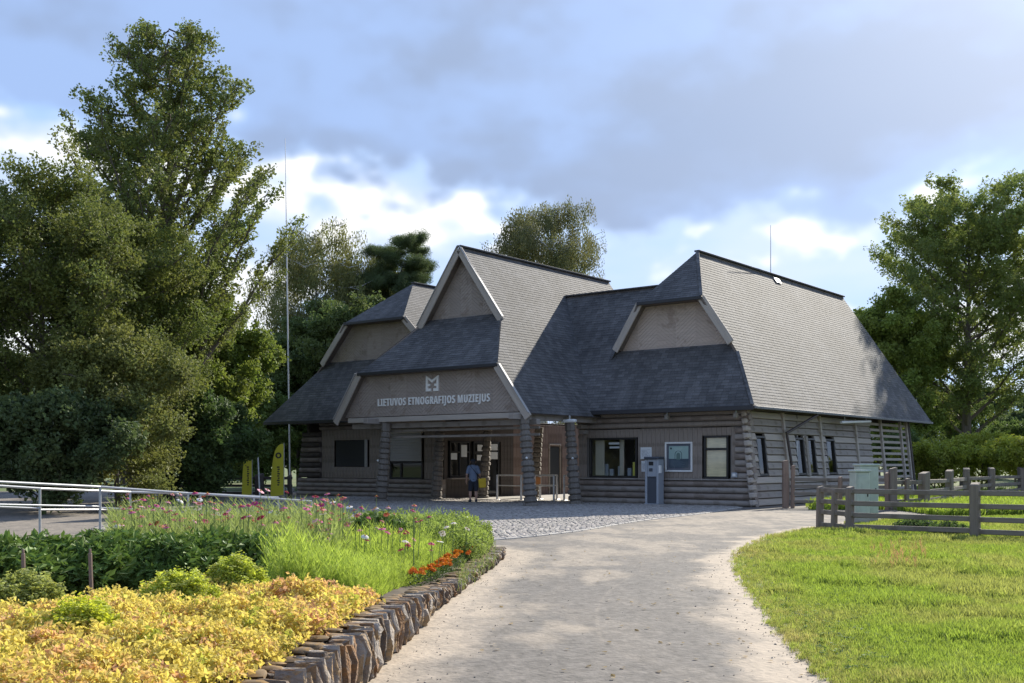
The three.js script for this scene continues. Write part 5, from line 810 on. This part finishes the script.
// tall daisies: cosmos and coneflowers
{
  const petal = (n, R, w, drop, seed) => { const r = rngOf(seed), P = []; for (let i = 0; i < n; i++) { const a = i / n * 6.283 + (r() - 0.5) * 0.15, d = V(Math.cos(a), 0, Math.sin(a)), s = V(-Math.sin(a), 0, Math.cos(a)), q = (t, k, y) => d.clone().multiplyScalar(R * t).addScaledVector(s, k * w).add(V(0, y, 0)), c = [q(0.15, -0.3, 0), q(0.15, 0.3, 0), q(0.7, 0.5, -drop * 0.4), q(0.7, -0.5, -drop * 0.4), q(1, 0.2, -drop), q(1, -0.2, -drop)]; for (const k of [0, 1, 2, 0, 2, 3, 3, 2, 4, 3, 4, 5]) P.push(c[k].x, c[k].y, c[k].z); } const g = new THREE.BufferGeometry(); g.setAttribute('position', new THREE.Float32BufferAttribute(P, 3)); g.computeVertexNormals(); return g; };
  const pet = [petal(8, 0.055, 0.05, 0.006, 1), petal(13, 0.055, 0.026, 0.024, 2)], disc = new THREE.SphereGeometry(0.017, 8, 5); disc.scale(1, 0.7, 1);
  const cols = [['pink', leafMat(0.58, 0.12, 0.27, 0.35, 0.8)], ['magenta', leafMat(0.5, 0.05, 0.18, 0.35, 0.8)], ['white', leafMat(0.78, 0.76, 0.74, 0.35, 0.8)], ['coral pink', leafMat(0.6, 0.16, 0.14, 0.35, 0.8)], ['pale pink', leafMat(0.7, 0.36, 0.44, 0.35, 0.8)]];
  const stemM = std({ color: rgb(0.11, 0.17, 0.04), roughness: 0.8 }), yel = std({ color: rgb(0.5, 0.26, 0.03), roughness: 0.9 }), r = rngOf(88), stems = [tubeGeo(V(0, 0, 0), V(0.03, 1, 0.02), 0.006, 0.004, 5), tubeGeo(V(0, 0, 0), V(-0.05, 1, 0.03), 0.006, 0.004, 5)];
  const flower = (X, Z, h, ci) => {
    const [cn, m] = cols[ci], f = thing('garden_flower', `${cn} daisy flower on a thin stem in the flower bed`, 'flower', [X, soilY(Z) - 0.02, Z], r() * 6.28, `${cn} daisies in the bed`), k = Math.floor(r() * 2); const st = part('stem', stems[k], stemM, f); st.scale.set(1, h, 1);
    const hd = part('petals', pet[r() < 0.6 ? 0 : 1], m, f), tip = k ? [-0.05, h, 0.03] : [0.03, h, 0.02]; hd.position.set(...tip); const s = 0.5 + 0.45 * r(); hd.scale.setScalar(s);  hd.rotation.set((r() - 0.5) * 0.9 + 0.25, 0, (r() - 0.5) * 0.9); const d = part('centre', disc, yel, f); d.scale.setScalar(0.7); d.position.set(tip[0], tip[1] + 0.006, tip[2]);
  };
  for (let i = 0; i < 300; i++) {
    const u = r(), px = u < 0.7 ? lerp(112, 345, r()) : u < 0.9 ? lerp(330, 440, r()) : lerp(435, 480, r()), d = 12.8 + 6 * r() * r() + 0.6 * r(), far = smooth(340, 480, px);
    const h = lerp(1.04, 0.72, far) * (0.48 + 0.55 * r()) + (r() < 0.2 ? 0.12 : 0); const c = r(), ci = far > 0.75 ? (c < 0.75 ? 2 : 4) : c < 0.34 ? 0 : c < 0.52 ? 1 : c < 0.64 ? 2 : c < 0.84 ? 3 : 4; const X = gx(px, d); if (X > wallX(-d) - 0.3) continue; flower(X, -d, h, ci);
  }
  // orange marigolds along the wall
  const mg = leafCluster(26, 0.5, 0.4, 96), om = leafMat(0.62, 0.17, 0.02, 0.25, 0.8), om2 = leafMat(0.7, 0.26, 0.02, 0.25, 0.8), lf = leafCluster(70, 0.3, 0.06, 97), lm = leafMat(0.08, 0.13, 0.03, 0.4, 0.8);
  for (let i = 0; i < 15; i++) { const z = -12.9 - i * 0.36 - r() * 0.1, x = wallX(z) - 0.3 - 0.12 * r(), t = thing('marigold_plant', i < 8 ? 'orange marigold plant in the nearer clump behind the stone wall' : 'orange marigold plant in the farther clump behind the stone wall', 'plant', [x, soilY(z), z], r() * 6, i < 8 ? 'nearer marigolds' : 'farther marigolds'); const f = part('foliage', lf, lm, t, 'stuff'); f.scale.set(0.28, 0.2, 0.28); f.position.y = 0.09; for (let k = 0; k < 5; k++) { const b = part('bloom', mg, r() < 0.6 ? om : om2, t); b.scale.set(0.065, 0.045, 0.065); b.position.set((r() - 0.5) * 0.24, 0.17 + 0.06 * r(), (r() - 0.5) * 0.24); } }
  // stakes among the peonies
  for (const [px, d, label] of [[91, 9.9, 'brown wooden stake between the dark peony shrubs'], [24, 9.8, 'dark wooden stake at the left edge of the bed']]) { const t = thing('garden_stake', label, 'stake', [gx(px, d), soilY(-d) - 0.02, -d]); box('shaft', 0.035, 0.5, 0.035, M.gatePost, t, [0, 0.25, 0], [0, 0.4, 0.03]); box('tip', 0.022, 0.04, 0.022, M.gatePost, t, [-0.008, 0.515, 0], [0, 0.4, 0.03]); }
}
// loose stones and grit along the sandy edges of the drive
{
  const pebble = new THREE.IcosahedronGeometry(1, 1); pebble.scale(1, 0.55, 0.8);
  scatter('road_grit', 'loose small stones and grit along the sandy edges of the drive', 'gravel', pebble, std({ color: rgb(1, 1, 1), roughness: 0.95 }), 900, 120, (r) => {
    const d = 7.5 * Math.pow(4, r()), z = -d, right = r() < 0.55; let x = right ? roadEdgeX(z) - 0.9 * r() * r() : wallX(Math.max(z, -19)) + 0.16 + 0.8 * r() * r(); if (!right && d > 20) return null; if (r() < 0.12) x = lerp(wallX(Math.max(z, -19)), roadEdgeX(z), r());
    return [x, 0.004, z, 0.003 + 0.009 * r() * r(), 0.6];
  }, (r) => { const k = 0.65 + 0.6 * r(); return rgb(0.36 * k, 0.31 * k, 0.25 * k); });
  const fallen = leafCluster(1, 1, 0.7, 124); const r0 = 0;
  scatter('fallen_leaves', 'a few dry fallen leaves lying on the drive', 'leaves', fallen, leafLit, 150, 121, (r) => { const d = 8 * Math.pow(3.4, r()), z = -d; return [lerp(wallX(Math.max(z, -19)) + 0.3, roadEdgeX(z), r()), 0.02, z, 0.045 + 0.03 * r(), 0.2, 0.25]; }, (r) => { const k = 0.6 + 0.7 * r(); return rgb(0.36 * k, 0.25 * k, 0.09 * k); });
}
// ------------------------------------------------------------------ grass
function tuft(n, seed) { const r = rngOf(seed), P = []; for (let i = 0; i < n; i++) { const a = r() * 6.28, o = V(gauss(r) * 0.6, 0, gauss(r) * 0.6), h = 0.6 + 0.7 * r(), l = V(Math.cos(a), 0, Math.sin(a)), s = V(-Math.sin(a), 0, Math.cos(a)).multiplyScalar(0.045), m = o.clone().addScaledVector(l, 0.15).add(V(0, h * 0.6, 0)), e = o.clone().addScaledVector(l, 0.2 + 0.5 * r()).add(V(0, h, 0)); for (const v of [o.clone().sub(s), o.clone().add(s), m.clone().add(s), o.clone().sub(s), m.clone().add(s), m.clone().sub(s), m.clone().sub(s), m.clone().add(s), e]) P.push(v.x, v.y, v.z); } const g = new THREE.BufferGeometry(); g.setAttribute('position', new THREE.Float32BufferAttribute(P, 3)); g.computeVertexNormals(); return g; }
const edgeX = roadEdgeX; function roadEdgeX(z) { let b = roadEdge[0]; for (const p of roadEdge) if (Math.abs(p[1] - z) < Math.abs(b[1] - z)) b = p; return b[0]; }
scatter('grass', 'short yellow green grass blades of the lawn', 'grass', tuft(12, 81), leafLit, 52000, 81, (r) => {
  const d = 7 * Math.pow(5, r()), z = -d, ex = edgeX(z), hi = 0.56 * d + 2, x = ex - 0.12 + 0.1 * r() + (hi - ex) * r(); if (d > 33 || x > hi) return null;
  const e = x - ex, wild = fbm(x * 0.9, z * 0.9, 3, 83); return [x, 0.01, z, (0.045 + 0.03 * r() + 0.05 * smooth(0.55, 0.75, wild)) * (1 + 0.012 * d) * lerp(0.6, 1, smooth(-0.1, 0.8, e)), 0.35];
}, (r, x, z) => { const e = x - edgeX(z), dry = clamp(smooth(0.42, 0.68, fbm(x * 0.9 + 3, z * 0.9, 5, 84)) * 0.42 + 0.7 * smooth(0.9, 0.1, e) * r()), k = 0.7 + 0.6 * r(); return rgb(lerp(0.28, 0.42, dry) * k, lerp(0.37, 0.36, dry) * k, lerp(0.05, 0.13, dry) * k); });
scatter('sorrel_stems', 'thin reddish sorrel stems standing in the lawn', 'weeds', sprig(10, 87), leafLit, 70, 87, (r) => { const d = 16 + 4 * r(); return [gx(lerp(870, 925, r()), d), 0, -d, 0.22 + 0.16 * r(), 0.2]; }, (r) => { const k = 0.7 + 0.6 * r(); return rgb(0.42 * k, 0.24 * k, 0.12 * k); });
scatter('lawn_clover', 'low darker clover and weeds in the lawn', 'weeds', CL.broad, leafLit, 1500, 89, (r) => { const d = 8 * Math.pow(3.2, r()), z = -d, x = edgeX(z) + 0.15 + (0.5 * d - edgeX(z)) * r(); if (fbm(x * 1.1, z * 1.1, 3, 131) < 0.5) return null; return [x, 0.035, z, 0.09 + 0.05 * r(), 0.4, 0.5]; }, (r) => { const k = 0.7 + 0.6 * r(); return rgb(0.15 * k, 0.24 * k, 0.05 * k); });
scatter('meadow_grass', 'longer sunlit grass behind the fences', 'grass', tuft(12, 85), leafLit, 9000, 85, (r) => { const d = 33 + 34 * r() * r(), x = gx(lerp(812, 1080, r()), d); const [lx, lb] = toLocal(x, -d); if (lx < 1.2 && lb < 19) return null; if (d < 37.5 && x < 13) return null; return [x, 0, -d, 0.16 + 0.16 * r(), 0.3]; }, (r) => { const k = 0.7 + 0.6 * r(); return rgb(0.30 * k, 0.40 * k, 0.05 * k); });
[[916, 25.5, 0.32, 0.5, 'dark leafy dock plant under the fence rail'], [948, 24.3, 0.3, 0.4, 'dark weedy clump beside the right fence post']].forEach(([px, d, h, rad, label], i) => { const t = thing('dock_plant', label, 'plant', [gx(px, d), 0, -d]), r = rngOf(600 + i), list = [], cols = [], q = new THREE.Quaternion(), e = new THREE.Euler(); for (let k = 0; k < 140; k++) { const a = r() * 6.28, u = Math.sqrt(r()) * rad; q.setFromEuler(e.set(gauss(r) * 0.5, r() * 6.28, gauss(r) * 0.5)); list.push(new THREE.Matrix4().compose(V(Math.cos(a) * u, h * r() * (1 - u / rad * 0.5), Math.sin(a) * u), q, V(0.2, 0.2, 0.2))); const m = 0.7 + 0.6 * r(); cols.push(rgb(0.06 * m, 0.10 * m, 0.03 * m)); } instances('leaves', CL.big, leafLit, list, t, cols); part('stems', mergeGeometries([0, 1, 2, 3].map((k) => tubeGeo(V(0, 0, 0), V(Math.cos(k * 1.7) * rad * 0.5, h, Math.sin(k * 1.7) * rad * 0.5), 0.008, 0.004, 5))), std({ color: rgb(0.1, 0.1, 0.04) }), t, 'stuff'); });

renderer.render(scene, camera);
